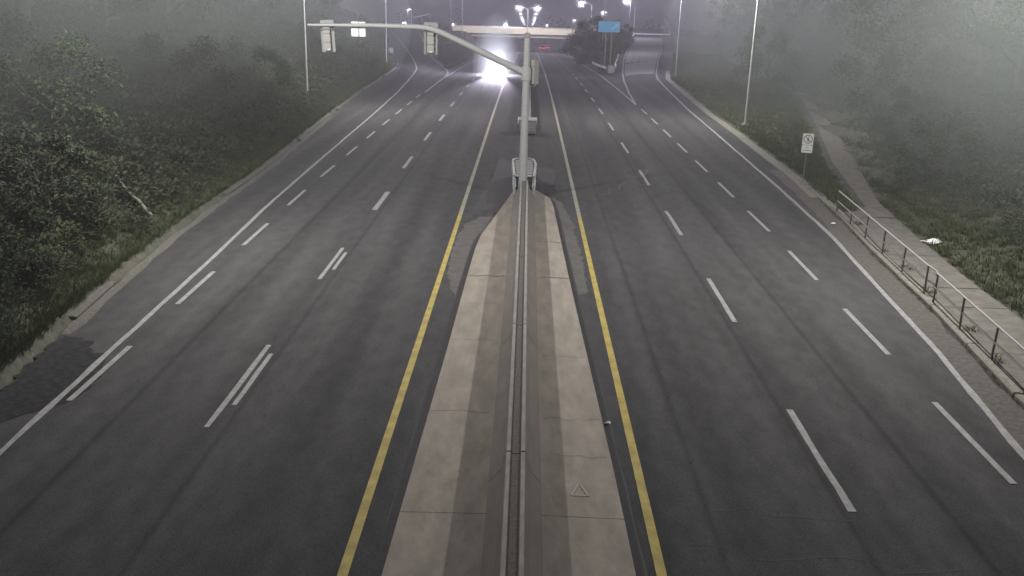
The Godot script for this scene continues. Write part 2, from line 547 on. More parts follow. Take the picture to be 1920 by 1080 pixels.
func build_banks() -> void:
	var offs := [0.0, 0.25, 0.6, 1.0, 1.6, 2.4, 3.4, 4.6, 6, 8, 10, 12, 15, 18, 22, 30, 45, 75, 130]
	var rows := steps(-14, 700, 1.4, 0.016)
	structure(part("grass_bank", sheet(rows, offs.size(), func(d, k): return along(LEFT_EDGE, d) - offs[offs.size() - 1 - k], func(x, d): return bank(x, d) - (0.1 if x > along(LEFT_EDGE, d) - 0.05 else 0.0)), M.soil))
	structure(part("grass_bank", sheet(rows, offs.size(), func(d, k): return along(RIGHT_EDGE, d) + offs[k], func(x, d): return bank(x, d) - (0.1 if x < along(RIGHT_EDGE, d) + 0.05 else 0.0)), M.soil))
	# the grassed wedges between the main road and the slip roads
	var hump := func(x: float, d: float) -> float: return ht(x, d) + 0.10 + 0.1 * bumps.get_noise_2d(x, d)
	structure(part("grass_wedge", sheet(steps(126, 242, 1.5), 9, func(d, k): return lerpf(along(LEFT_GORE, d) + 1.0, -10.1, k / 8.0), hump), M.soil))
	structure(part("grass_wedge", sheet(steps(119, 242, 1.5), 9, func(d, k): return lerpf(10.1, along(RIGHT_GORE, d) - 1.0, k / 8.0), hump), M.soil))
	# the ground under and beyond everything
	var s := Shape.new()
	s.quad(Vector3(-900, -32, 200), Vector3(900, -32, 200), Vector3(900, -32, -1200), Vector3(-900, -32, -1200))
	structure(part("ground", s.mesh(), M.soil))

func kerbs() -> void:
	var shapes := {}
	for side: float in [-1.0, 1.0]:
		var o := Node3D.new()
		o.name = numbered("kerb")
		add_child(o)
		structure(o)
		var table: Array = LEFT_EDGE if side < 0 else RIGHT_EDGE
		var d := -12.0
		var i := 0
		while d < 116:
			var l := 3.0
			var a := Vector3(along(table, d), 0, -d)
			var b := Vector3(along(table, d + l), 0, -d - l)
			a.y = ht(a.x, d); b.y = ht(b.x, d + l)
			i += 1
			var gone := side < 0 and (d < 17 or (d > 21 and d < 32) or (i * 7) % 5 == 2)
			var w := 0.28 if side < 0 else (0.3 if d < 38 else 0.62)
			if not gone:
				var s := Shape.new()
				var dir := (b - a).normalized()
				var turn := Basis(dir.cross(Vector3.UP).normalized(), Vector3.UP, -dir)
				var high := 0.13 if side > 0 else 0.1
				if side > 0 and d >= 38: high = 0.07
				s.box((a + b) * 0.5 + Vector3(side * (w * 0.5 - (0.0 if d < 38 or side < 0 else 0.3)), high * 0.5 - 0.06 + rng.randf_range(-0.012, 0.012), 0), Vector3(w, high + 0.12, l - 0.025), 0.025, turn)
				part("kerb_stone", s.mesh(), M.left_kerb if side < 0 else M.kerb, o)
			d += l
	# pavement slabs behind the right kerb
	var walk := Node3D.new()
	walk.name = numbered("footpath")
	add_child(walk)
	structure(walk)
	var p := 4.0
	while p < 96:
		var l := 1.5 + p * 0.012
		var gap := 0.012
		var on := func(d: float, k: int) -> float:
			var x0 := maxf(along(PATH_L, d), along(RIGHT_EDGE, d) + 0.3)
			if d < 36: x0 = along(RIGHT_EDGE, d) + 0.305
			return lerpf(x0, along(PATH_R, d), k / 2.0)
		var tilt := rng.randf_range(-0.008, 0.008)
		part("pavement_slab", sheet([p + gap, p + l * 0.5, p + l - gap], 3, on, func(x, d): return ht(x, d) + 0.145 + tilt), M.walk, walk)
		p += l
	# far cross road and the rail along it is built with the bridge

# ------------------------------------------------------------------ median island and barrier
func island_left(d: float) -> float:
	if d > 29.7: return lerpf(-1.47, -0.42, clampf((d - 29.7) / 8.3, 0, 1))
	return along([[-14, -1.86], [11, -1.79], [13.75, -1.74], [19.7, -1.63], [26, -1.55], [29.7, -1.47]], d)

func island_right(d: float) -> float:
	if d > 35.8: return lerpf(1.15, 0.42, pow(clampf((d - 35.8) / 2.6, 0, 1), 2.0))
	return along([[-14, 1.86], [11.2, 1.73], [14, 1.68], [19, 1.55], [25, 1.39], [30.4, 1.27], [36, 1.15]], d)

func median() -> void:
	var island := thing("median_island", "long pale concrete median apron between the two yellow lines", "traffic island")
	var cuts := [-10.0, -0.3, 12.5, 25.35, 38.3]
	for i in 4:
		for side: float in [-1.0, 1.0]:
			var s := Shape.new()
			var rows := steps(cuts[i] + 0.006, cuts[i + 1] - 0.006, 1.6)
			for k in rows.size() - 1:
				var q := []
				for d: float in [rows[k], rows[k + 1]]:
					var x: float = island_left(d) if side < 0 else island_right(d)
					q.append([Vector3(side * 0.30, 0.17, -d), Vector3(x, 0.15, -d), Vector3(x, -0.05, -d)])
				for e in 2:
					if side > 0: s.quad(q[0][e], q[0][e + 1], q[1][e + 1], q[1][e])
					else: s.quad(q[0][e + 1], q[0][e], q[1][e], q[1][e + 1])
			part("concrete_slab", s.mesh(), M.slab, island)
	# hairline cracks, rubbed dirt at the joints
	for c in [[16.2, -1.72, -0.5], [20.1, -1.62, -0.5], [16.0, 0.5, 1.6], [19.2, 0.5, 1.5], [29.5, 0.5, 1.3], [25.35, -1.5, -0.5], [25.36, 0.6, 1.38], [22.8, -1.55, -0.6], [14.5, 0.6, 1.6]]:
		var s := Shape.new()
		var last := []
		for i in 9:
			var x: float = lerpf(c[1], c[2], i / 8.0)
			var d: float = c[0] + bumps.get_noise_2d(x * 30, c[0] * 10) * 0.12
			var y := lerpf(0.174, 0.155, clampf((absf(x) - 0.3) / 1.3, 0, 1))
			var w := 0.004 if c[0] < 25 else 0.02
			var pair := [Vector3(x, y, -d + w), Vector3(x, y, -d - w)]
			if i > 0: s.quad(last[0], pair[0], pair[1], last[1])
			last = pair
		part("crack", s.mesh(), M.dirt, island)
	# a faint survey mark sprayed on the right apron: a small triangle
	var t := Shape.new()
	var tri := [Vector2(0.92, 13.15), Vector2(1.20, 13.15), Vector2(1.06, 13.55)]
	for i in 3:
		var a: Vector2 = tri[i]
		var b: Vector2 = tri[(i + 1) % 3]
		var o := (b - a).orthogonal().normalized() * 0.018
		var q := []
		for p: Vector2 in [a - o, b - o, b + o, a + o]:
			q.append(Vector3(p.x, lerpf(0.178, 0.157, clampf((p.x - 0.3) / 1.4, 0, 1)), -p.y))
		if (q[1] - q[0]).cross(q[3] - q[0]).y < 0: q.reverse()
		t.quad(q[0], q[1], q[2], q[3])
	part("survey_mark", t.mesh(), plain(lin(0.345, 0.32, 0.28), 0.8), island)

	# the profiled concrete wall with a channel along its crown
	var wall := thing("median_barrier", "brown concrete median wall with a dark channel along its crown", "concrete barrier")
	var joints := [-10.0, 1.1, 7.2, 13.35, 19.5, 25.35, 31.4, 36.95]
	for i in joints.size() - 1:
		var s := Shape.new()
		s.prism([Vector2(-0.43, 0.1), Vector2(0.43, 0.1), Vector2(0.43, 0.25), Vector2(0.40, 0.27), Vector2(0.24, 0.46), Vector2(0.225, 0.5), Vector2(0.155, 0.76), Vector2(-0.155, 0.76), Vector2(-0.225, 0.5), Vector2(-0.24, 0.46), Vector2(-0.40, 0.27), Vector2(-0.43, 0.25)], -joints[i + 1] + 0.008, -joints[i] - 0.008)
		var sec := part("wall_section", s.mesh(), M.wall, wall)
		for side: float in [-1.0, 1.0]:
			var l := Shape.new()
			l.box(Vector3(side * 0.118, 0.785, -(joints[i] + joints[i + 1]) * 0.5), Vector3(0.072, 0.052, joints[i + 1] - joints[i] - 0.02), 0.012)
			part("crown_lip", l.mesh(), M.lip, sec)
		var g := Shape.new()
		g.box(Vector3(0, 0.765, -(joints[i] + joints[i + 1]) * 0.5), Vector3(0.16, 0.012, joints[i + 1] - joints[i] - 0.02))
		part("channel_dirt", g.mesh(), M.dirt, sec)

	# the wall goes on beyond the crash cushion
	var far := thing("median_barrier", "far concrete median wall running on from its blunt end to the bridge", "concrete barrier")
	var d := 58.2
	while d < 330:
		var l := 6.0 if d < 150 else 12.0
		var y := -drop(d)
		var s := Shape.new()
		s.prism([Vector2(-0.35, -0.1), Vector2(0.35, -0.1), Vector2(0.33, 0.16), Vector2(0.19, 0.36), Vector2(0.12, 0.82), Vector2(-0.12, 0.82), Vector2(-0.19, 0.36), Vector2(-0.33, 0.16)], -l + 0.03, 0)
		var m := part("wall_section", s.mesh(), M.lip, far, Vector3(0, y, -d))
		m.rotation.x = atan2(-drop(d + l) + drop(d), l)
		d += l
	var b := thing("barrier_end_block", "blunt grey box ending the far median wall behind the steel pole", "crash cushion", Vector3(0.08, 0, -57))
	var e := Shape.new()
	e.box(Vector3(0, 0.42, 0), Vector3(1.1, 0.8, 1.6), 0.06)
	part("box", e.mesh(), M.tarnish, b)
	var f := Shape.new()
	f.box(Vector3(0, 0.84, 0), Vector3(1.18, 0.05, 1.66), 0.02)
	part("lid", f.mesh(), M.tarnish, b)
	for side: float in [-1.0, 1.0]:
		var r := Shape.new()
		r.box(Vector3(side * 0.57, 0.5, 0), Vector3(0.04, 0.25, 1.5), 0.015)
		part("side_rail", r.mesh(), M.dark_steel, b)

func cushion() -> void:
	# rail looped round the pole's foot, with steel cross-pieces like a ladder
	var o := thing("crash_cushion", "looped steel guard rail with ladder bars round the signal pole's foot", "guard rail")
	for band in [0.45, 0.62, 0.78]:
		var pts := []
		for k in 4: pts.append(Vector3(-0.42 - 0.03 * k, band, -37.9 - 1.0 * k))
		for k in 13:
			var a := PI * k / 12.0
			pts.append(Vector3(-0.05 - cos(a) * 0.50, band, -41.8 - sin(a) * 0.75))
		for k in 4: pts.append(Vector3(0.49 - 0.03 * k, band, -40.9 + 1.0 * k))
		var s := Shape.new()
		s.tube(pts, [0.055], 8)
		part("rail", s.mesh(), M.tarnish, o)
	for side: float in [-1.0, 1.0]:
		var s := Shape.new()
		s.tube([Vector3(side * 0.42, 0.62, -37.95), Vector3(side * 0.4, 0.5, -37.3), Vector3(side * 0.36, 0.2, -36.6)], [0.075, 0.08, 0.05], 10)
		part("rail_end", s.mesh(), M.tarnish, o)
		for k in 4:
			var p := Shape.new()
			p.box(Vector3(side * 0.38, 0.36, -38.3 - k * 1.05), Vector3(0.09, 0.82, 0.12), 0.01)
			part("post", p.mesh(), M.dark_steel, o)
	for k in 7:
		var s := Shape.new()
		s.box(Vector3(-0.03, 0.74, -38.3 - k * 0.62), Vector3(0.84, 0.07, 0.26), 0.015)
		part("cross_bar", s.mesh(), M.tarnish, o)
	var dark_box := Shape.new()
	dark_box.box(Vector3(-0.03, 0.2, -40.1), Vector3(0.84, 0.3, 4.6), 0.02)
	part("gap_shade", dark_box.mesh(), M.black, o)  # black box added to darken the gaps between the cross bars

# ------------------------------------------------------------------ signals and signs
func signals() -> void:
	var at := Vector3(-0.06, 0, -37.3)
	var pole := thing("signal_pole", "thick grey steel signal pole rising from the median with a long mast arm", "signal pole", at)
	var s := Shape.new()
	s.tube([Vector3(0, 0, 0), Vector3(0, 0.9, 0), Vector3(0, 6.45, 0)], [0.185, 0.175, 0.115], 20)
	part("post", s.mesh(), M.steel, pole)
	s = Shape.new()
	s.box(Vector3(0, 0.03, 0), Vector3(0.56, 0.06, 0.56), 0.015)
	for x: float in [-0.21, 0.21]:
		for z: float in [-0.21, 0.21]:
			s.tube([Vector3(x, 0.06, z), Vector3(x, 0.13, z)], [0.025], 6)
	part("base_plate", s.mesh(), M.steel, pole)
	s = Shape.new()
	s.box(Vector3(0, 6.47, 0.02), Vector3(0.22, 0.2, 0.22), 0.03)
	part("cap", s.mesh(), M.plate, pole)
	s = Shape.new()
	var arm := [Vector3(0.00, 5.01, 0), Vector3(-0.81, 5.36, 0), Vector3(-1.73, 5.77, 0), Vector3(-2.47, 6.10, 0), Vector3(-3.34, 6.47, 0), Vector3(-3.66, 6.58, 0), Vector3(-3.97, 6.65, 0), Vector3(-4.33, 6.67, 0), Vector3(-6.05, 6.68, 0), Vector3(-8.62, 6.63, 0)]
	s.tube(arm, [0.14, 0.135, 0.13, 0.12, 0.115, 0.11, 0.108, 0.102, 0.08, 0.05], 16)
	part("mast_arm", s.mesh(), M.steel, pole)
	s = Shape.new()
	s.tube([Vector3(0, 4.75, 0), Vector3(0, 5.28, 0)], [0.195], 20)
	part("collar", s.mesh(), M.steel, pole)

	signal_head("grey traffic signal with backplate at the tip of the mast arm, seen from behind", at + Vector3(-7.88, 6.22, -0.18), 0.05, false)
	signal_head("grey traffic signal at the bend of the mast arm, seen from behind", at + Vector3(-3.81, 6.24, -0.18), 0.0, true)
	# the pole's own side-mounted head
	var head := thing("traffic_signal", "small grey signal head bracketed to the right of the signal pole", "traffic signal", at + Vector3(0.33, 5.07, -0.1), 0.9)
	s = Shape.new()
	s.prism(rounded(0.30, 0.95, 0.05), -0.08, 0.1)
	part("housing", s.mesh(), M.housing, head)
	s = Shape.new()
	s.prism(rounded(0.5, 1.15, 0.05), -0.12, -0.1)
	part("backplate", s.mesh(), M.plate, head)
	s = Shape.new()
	s.tube([Vector3(0, 0.25, 0.1), Vector3(-0.3, 0.25, 0.12)], [0.03], 8)
	part("bracket", s.mesh(), M.steel, head)
	for k in 3:
		s = Shape.new()
		s.tube([Vector3(0, 0.3 - k * 0.3, -0.12), Vector3(0, 0.3 - k * 0.3, -0.3)], [0.12], 12, true)
		part("visor", s.mesh(), M.black, head)
	# plate seen from the back
	var sign := thing("square_sign", "white square sign plate hung on the mast arm, seen from behind", "road sign", at + Vector3(-6.66, 6.52, -0.14))
	s = Shape.new()
	s.prism(rounded(0.56, 0.56, 0.03), -0.006, 0.006)
	part("plate", s.mesh(), M.aluminium, sign)
	s = Shape.new()
	s.box(Vector3(0.02, 0, 0.022), Vector3(0.032, 0.54, 0.026), 0.006)
	part("bracket", s.mesh(), M.plate, sign)

func signal_head(label: String, at: Vector3, tilt: float, open: bool) -> void:
	var o := thing("traffic_signal", label, "traffic signal", at)
	o.rotation.z = tilt
	o.scale = Vector3.ONE * 0.9
	var s := Shape.new()
	s.prism(rounded(0.6, 1.36, 0.04), -0.01, 0.01)
	part("backplate", s.mesh(), M.plate, o)
	for k in 3:
		s = Shape.new()
		s.prism(rounded(0.30, 0.355, 0.05), 0.01, 0.13)
		var h := part("housing_section", s.mesh(), M.housing, o, Vector3(0.0 if open else -0.03, 0.3 - k * 0.37, 0))
		s = Shape.new()
		s.tube([Vector3(0, 0, -0.02), Vector3(0, 0.01, -0.26)], [0.14], 14)
		part("visor", s.mesh(), M.black, h)
		s = Shape.new()
		s.box(Vector3(0.16, 0, 0.07), Vector3(0.03, 0.1, 0.06), 0.01)
		part("hinge", s.mesh(), M.black, h)
	s = Shape.new()
	if open:
		s.prism([Vector2(-0.19, 0.48), Vector2(-0.165, 0.48), Vector2(-0.165, -0.62), Vector2(0.13, -0.62), Vector2(0.13, -0.645), Vector2(-0.19, -0.645)], 0.012, 0.07)
	else:
		s.box(Vector3(0.135, -0.08, 0.06), Vector3(0.04, 1.1, 0.1), 0.01)
	part("painted_shade", s.mesh(), M.sign_black, o)  # dark strips painting the gap and shade beside the housing
	s = Shape.new()
	s.tube([Vector3(0, 0.47, 0.2), Vector3(0, 0.54, 0.2), Vector3(-0.06, 0.44, 0.13)], [0.03], 8)
	s.box(Vector3(0, 0.3, 0.14), Vector3(0.58, 0.05, 0.04), 0.01)
	part("bracket", s.mesh(), M.dark_steel, o)
	s = Shape.new()
	s.box(Vector3(0.03, -0.56, 0.14), Vector3(0.1, 0.07, 0.03), 0.01)
	part("pale_block", s.mesh(), M.sign_white, o)  # small pale block low on the head

func signs() -> void:
	# no-pedestrians sign on the verge
	var o := thing("pedestrian_sign", "white sign with crossed-out walker and tab on thin post by footpath", "road sign", Vector3(12.93, bank(12.93, 42.4), -42.4), -0.28)
	var s := Shape.new()
	s.tube([Vector3(0, 0, -0.03), Vector3(0, 2.3, -0.03)], [0.028], 8)
	part("post", s.mesh(), M.dark_steel, o)
	s = Shape.new()
	s.prism(rounded(0.48, 0.52, 0.03), 0, 0.006)
	var plate := part("plate", s.mesh(), M.sign_white, o, Vector3(0, 1.97, 0))
	s = Shape.new()
	var ring := []
	for k in 33: ring.append(Vector3(cos(TAU * k / 32) * 0.185, sin(TAU * k / 32) * 0.185, 0.008))
	s.tube(ring, [0.019], 6, false)
	part("ring", s.mesh(), M.sign_red, plate)
	s = Shape.new()
	s.box(Vector3(0, 0, 0.012), Vector3(0.36, 0.03, 0.008), 0, Basis(Vector3(0, 0, 1), -PI / 4))
	part("slash", s.mesh(), M.sign_red, plate)
	s = Shape.new()
	s.tube([Vector3(0.01, 0.105, 0.008), Vector3(0.011, 0.107, 0.010)], [0.028], 10)
	s.tube([Vector3(0.0, 0.07, 0.008), Vector3(-0.01, -0.02, 0.008)], [0.022, 0.018], 6)
	s.tube([Vector3(-0.01, -0.02, 0.008), Vector3(0.03, -0.07, 0.008), Vector3(0.05, -0.12, 0.008)], [0.014], 6)
	s.tube([Vector3(-0.01, -0.02, 0.008), Vector3(-0.04, -0.12, 0.008)], [0.014], 6)
	s.tube([Vector3(0.0, 0.06, 0.008), Vector3(0.05, 0.01, 0.008)], [0.011], 6)
	s.tube([Vector3(0.0, 0.06, 0.008), Vector3(-0.05, 0.01, 0.008)], [0.011], 6)
	part("walker_figure", s.mesh(), M.sign_black, plate)
	s = Shape.new()
	s.prism(rounded(0.48, 0.34, 0.03), 0, 0.006)
	var tab := part("tab", s.mesh(), M.sign_white, o, Vector3(0, 1.52, 0))
	for row in [[0.06, 0.16, 0.05], [-0.06, 0.36, 0.045]]:
		s = Shape.new()
		var n := int(row[1] / 0.06)
		for k in n:
			s.box(Vector3(-row[1] * 0.5 + (k + 0.5) * row[1] / n, row[0], 0.008), Vector3(0.036, row[2] * (0.8 + 0.2 * (k % 2)), 0.004))
		stuff(part("print", s.mesh(), M.sign_black, tab))

	# blue guide sign on two legs in the gore
	var g := thing("guide_sign", "blue guide sign with a pale arrow on two posts between road and slip road", "road sign", Vector3(10.55, 0, -126))
	s = Shape.new()
	s.prism(rounded(2.85, 1.36, 0.12), -0.02, 0.02)
	var panel := part("panel", s.mesh(), M.sign_blue, g, Vector3(0, 4.85, 0.1))
	s = Shape.new()
	for e in [[0.0, 0.61, 2.6, 0.045], [0.0, -0.61, 2.6, 0.045], [-1.345, 0.0, 0.045, 1.1], [1.345, 0.0, 0.045, 1.1]]:
		s.box(Vector3(e[0], e[1], 0.024), Vector3(e[2], e[3], 0.006))
	part("border", s.mesh(), plain(lin(0.12, 0.36, 0.47), 0.5), panel)
	s = Shape.new()
	var diag := Basis(Vector3(0, 0, 1), 0.7)
	s.box(Vector3(0.72, -0.02, 0.026), Vector3(0.95, 0.12, 0.008), 0, diag)
	s.box(Vector3(0.98, 0.33, 0.026), Vector3(0.36, 0.10, 0.008))
	s.box(Vector3(1.12, 0.19, 0.026), Vector3(0.10, 0.36, 0.008))
	part("arrow", s.mesh(), plain(lin(0.26, 0.50, 0.58), 0.5), panel)
	for x: float in [-0.35, 0.4]:
		s = Shape.new()
		s.box(Vector3(x, 2.2, 0), Vector3(0.16, 5.6, 0.14), 0.015)
		part("post", s.mesh(), M.dark_steel, g)
	# crash block at the nose, guard rails running back from it
	var b := thing("gore_block", "pale concrete block at the nose of the right slip road wedge", "concrete block", Vector3(10.6, ht(10.6, 120), -120))
	s = Shape.new()
	s.box(Vector3(0, 0.45, 0), Vector3(0.85, 0.9, 1.2), 0.08)
	part("body", s.mesh(), M.lip, b)
	s = Shape.new()
	s.box(Vector3(0, 0.93, 0), Vector3(0.7, 0.08, 1.0), 0.03)
	part("cap", s.mesh(), M.lip, b)
	guard_rail("guard rail running back from the gore block along the main road", [Vector2(10.05, 121.2), Vector2(9.85, 127), Vector2(9.7, 134), Vector2(9.7, 142)])
	guard_rail("guard rail running back from the gore block along the slip road", [Vector2(11.3, 121.2), Vector2(12.0, 130), Vector2(13.2, 140), Vector2(14.2, 149)])
	guard_rail("pale guard rail bending away near the top of the right slip road", [Vector2(17.4, 184), Vector2(19.0, 190), Vector2(22.5, 212), Vector2(25.4, 231), Vector2(26.3, 240)])
	guard_rail("low pale rail across the far end of the right slip road", [Vector2(26.6, 243.4), Vector2(31, 243.6), Vector2(36, 243.8)])
	# back of a small sign by the left slip road
	var k := thing("small_sign", "small grey sign seen from behind beside the left slip road", "road sign", Vector3(-17.3, bank(-17.3, 119), -119))
	s = Shape.new()
	s.tube([Vector3(0, -0.3, -0.03), Vector3(0, 1.6, -0.03)], [0.04], 8)
	part("post", s.mesh(), M.steel, k)
	s = Shape.new()
	s.prism(rounded(0.62, 0.7, 0.05), 0, 0.01)
	part("plate", s.mesh(), M.plate, k, Vector3(0, 1.25, 0))

func guard_rail(label: String, pts: Array) -> void:
	var o := thing("guard_rail", label, "guard rail")
	for i in pts.size() - 1:
		var a := Vector3(pts[i].x, ht(pts[i].x, pts[i].y) + 0.08, -pts[i].y)
		var b := Vector3(pts[i + 1].x, ht(pts[i + 1].x, pts[i + 1].y) + 0.08, -pts[i + 1].y)
		for y: float in [0.5, 0.68]:
			var s := Shape.new()
			s.tube([a + Vector3(0, y, 0), b + Vector3(0, y, 0)], [0.085], 8)
			part("rail", s.mesh(), M.aluminium, o)
		var n := maxi(1, int(a.distance_to(b) / 4.0))
		for k in n + (1 if i == pts.size() - 2 else 0):
			var p := a.lerp(b, float(k) / n)
			var s := Shape.new()
			s.box(p + Vector3(0, 0.3, 0), Vector3(0.1, 0.9, 0.12))
			part("post", s.mesh(), M.dark_steel, o)

# ------------------------------------------------------------------ hand rail on the footpath
func railing() -> void:
	for run in [[Vector2(12.36, 35.9), Vector2(11.40, 25.1), 6, "far length of the two-bar hand rail, bent at its near end, by the footpath"], [Vector2(11.32, 24.3), Vector2(10.2, 13.6), 6, "near length of the two-bar hand rail along the footpath"]]:
		var o := thing("hand_rail", run[3], "railing")
		var a := Vector3(run[0].x + 0.05, 0.13, -run[0].y)
		var b := Vector3(run[1].x + 0.05, 0.13, -run[1].y)
		for y: float in [0.42, 0.82]:
			var s := Shape.new()
			var pts := [a + Vector3(0, y, 0), b + Vector3(0, y, 0)]
			if run[2] == 6 and run[0].y > 30:
				pts.append(b + Vector3(0.10, y - 0.06, 0.35)); pts.append(b + Vector3(0.13, y - 0.28, 0.5))
			else:
				pts.push_front(a + Vector3(0.06, y - 0.1, -0.18))
			s.tube(pts, [0.026], 8)
			part("bar", s.mesh(), M.tarnish, o)
		for k in run[2]:
			var p := a.lerp(b, (k + 0.02) / (run[2] - 1.0))
			var s := Shape.new()
			s.tube([p - Vector3(0, 0.1, 0), p + Vector3(rng.randf_range(-0.02, 0.02), 0.82, 0)], [0.028], 8)
			part("post", s.mesh(), M.dark_steel, o)

# ------------------------------------------------------------------ lamp posts
func light(at: Vector3, energy: float, col := Color(1.0, 0.985, 0.965), size := 0.12) -> void:
	var l := OmniLight3D.new()
	l.light_energy = energy
	l.light_color = col
	l.light_size = size
	l.omni_range = 400
	l.omni_attenuation = 2.0
	l.shadow_enabled = true
	l.position = at
	l.name = numbered("lamp_light")
	add_child(l)

func lamp_post(label: String, x: float, d: float, top: float, arms: Array, energy: float, thick := 1.0, group := "", foot := INF) -> void:
	var y: float = (bank(x, d) if foot == INF else foot)
	var o := thing("lamp_post", label, "street lamp", Vector3(x, y, -d), 0, group)
	var h := top - y
	var s := Shape.new()
	s.tube([Vector3(0, -0.3, 0), Vector3(0, 1.2, 0), Vector3(0, h - 0.4, 0)], [0.10 * thick, 0.09 * thick, 0.05 * thick], 12)
	part("post", s.mesh(), M.tarnish, o)
	s = Shape.new()
	s.box(Vector3(0, 0.06, 0), Vector3(0.42, 0.12, 0.42) * thick, 0.02)
	part("base", s.mesh(), M.lip, o)
	for reach: float in arms:
		s = Shape.new()
		s.tube([Vector3(0, h - 0.6, 0), Vector3(reach * 0.35, h - 0.12, 0), Vector3(reach, h + 0.02, 0)], [0.055 * thick, 0.045 * thick, 0.035 * thick], 8)
		var arm := part("arm", s.mesh(), M.tarnish, o)
		s = Shape.new()
		s.box(Vector3(reach + signf(reach) * 0.3, h + 0.06, 0), Vector3(0.75, 0.14, 0.32), 0.05)
		part("lamp_housing", s.mesh(), M.plate, arm)
		s = Shape.new()
		s.tube([Vector3(reach + signf(reach) * 0.3, h - 0.01, 0), Vector3(reach + signf(reach) * 0.3, h - 0.08, 0), Vector3(reach + signf(reach) * 0.3, h - 0.19, 0)], [0.23, 0.22, 0.11], 12)
		part("lamp_lens", s.mesh(), M.lamp, arm)
		if energy > 0:
			var at := Vector3(x + reach + signf(reach) * 0.3, y + h - 0.13, -d)
			light(at, energy, Color(0.94, 0.90, 1.0) if d > 100 else Color(1.0, 0.985, 0.965))
			if d > 200: halo(at)

func lamps() -> void:
	lamp_post("tall lamp post on the left bank, near the mast arm's tip", -15.4, 65.2, 10.6, [5.4], 190.0)
	lamp_post("second lamp post on the left, beside the small sign", -16.6, 110.3, 10.4, [4.5], 150.0)
	lamp_post("nearest left lamp post, standing outside the picture", -16.4, 27.5, 10.3, [6.2], 175.0)
	lamp_post("tall leaning lamp post on the right verge beyond the crossed-out walker sign", 14.9, 63.2, 10.6, [-2.9], 190.0)
	lamp_post("lamp post at the right slip road's bend, its lamp just above the frame", 16.75, 106.7, 10.2, [-1.4], 140.0)
	lamp_post("nearest right lamp post, standing outside the picture", 14.9, 25.5, 10.3, [-3.1], 175.0)
	lamp_post("bare lamp post behind the blue guide sign's left leg", 12.3, 158, 12.5, [3.0], 170.0)
	lamp_post("bright pole left of the bridge, rising from the grass wedge", -15.7, 190, 12.0, [2.0], 120.0, 1.1)
	lamp_post("fainter pole just left of the bridge end", -16.2, 230, 12.0, [4.0], 240.0, 1.0)
	lamp_post("faint thin pole above the bend of the mast arm", -19.6, 160, 13.0, [2.0], 40.0, 0.8)
	lamp_post("lamp over the bush right of the bridge, its arm pointing left", 13.9, 215, 7.9, [-2.1], 130.0)
	lamp_post("lamp right of the guide sign, cut by the top of the frame", 24.0, 230, 8.7, [-0.5], 170.0)
	lamp_post("unlit grey pole at the top of the right slip road", 26.3, 240, 7.8, [], 0.0)
	lamp_post("lamp behind the guide sign, above its left corner", 21.9, 290, 5.4, [0.2], 60.0, 1.0, "", -1.0)
	lamp_post("far lamp between bridge and bush, left of the guide sign", 17.4, 380, 1.3, [0.2], 40.0, 1.0, "", -5.0)
	var spots := [[235, 6.45, "nearest"], [285, 4.3, "second"], [325, 2.6, "third"], [365, 1.2, "fourth"], [400, 0.1, "fifth"], [450, -1.8, "sixth"], [520, -4.0, "farthest"]]
	for p in spots:
		lamp_post("twin-armed median lamp post over the bridge, %s of the row" % p[2], -0.4, p[0], p[1], [-1.9, 2.0], 120.0 if p[0] < 240 else 18.0, 1.0, "median lamp posts beyond the bridge", -drop(p[0]))
	lamp_post("far lamp left of the median row, just above the bridge parapet", -9.1, 350, -0.8, [0.2], 22.0, 1.0, "", -drop(350))
	lamp_post("far lamp right of the median row, just above the bridge parapet", 6.1, 350, -0.2, [0.2], 22.0, 1.0, "", -drop(350))
	lamp_post("large bright lamp over the mast arm, far left of the bridge", -43.6, 330, -0.3, [0.2], 60.0, 1.0, "", -5.0)
	lamp_post("high small lamp above the large bright one on the left", -33.2, 260, 4.9, [0.2], 20.0, 1.0, "", -1.0)
	lamp_post("small lamp just right of the signal at the arm's bend", -26.8, 330, -0.4, [0.2], 25.0, 1.0, "", -5.0)
	# distant signal mast at the end of the left slip road
	var o := thing("far_signal_mast", "distant signal mast with slanting arm above the near mast arm", "signal pole", Vector3(-30.9, 0, -250))
	var s := Shape.new()
	s.tube([Vector3(0, 0, 0), Vector3(0, 4.6, 0)], [0.2, 0.15], 10)
	part("post", s.mesh(), M.steel, o)
	s = Shape.new()
	s.tube([Vector3(0, 2.9, 0), Vector3(2.2, 3.3, 0), Vector3(4.9, 3.9, 0), Vector3(4.95, 3.3, 0)], [0.11, 0.09, 0.08, 0.1], 8)
	part("arm", s.mesh(), M.aluminium, o)

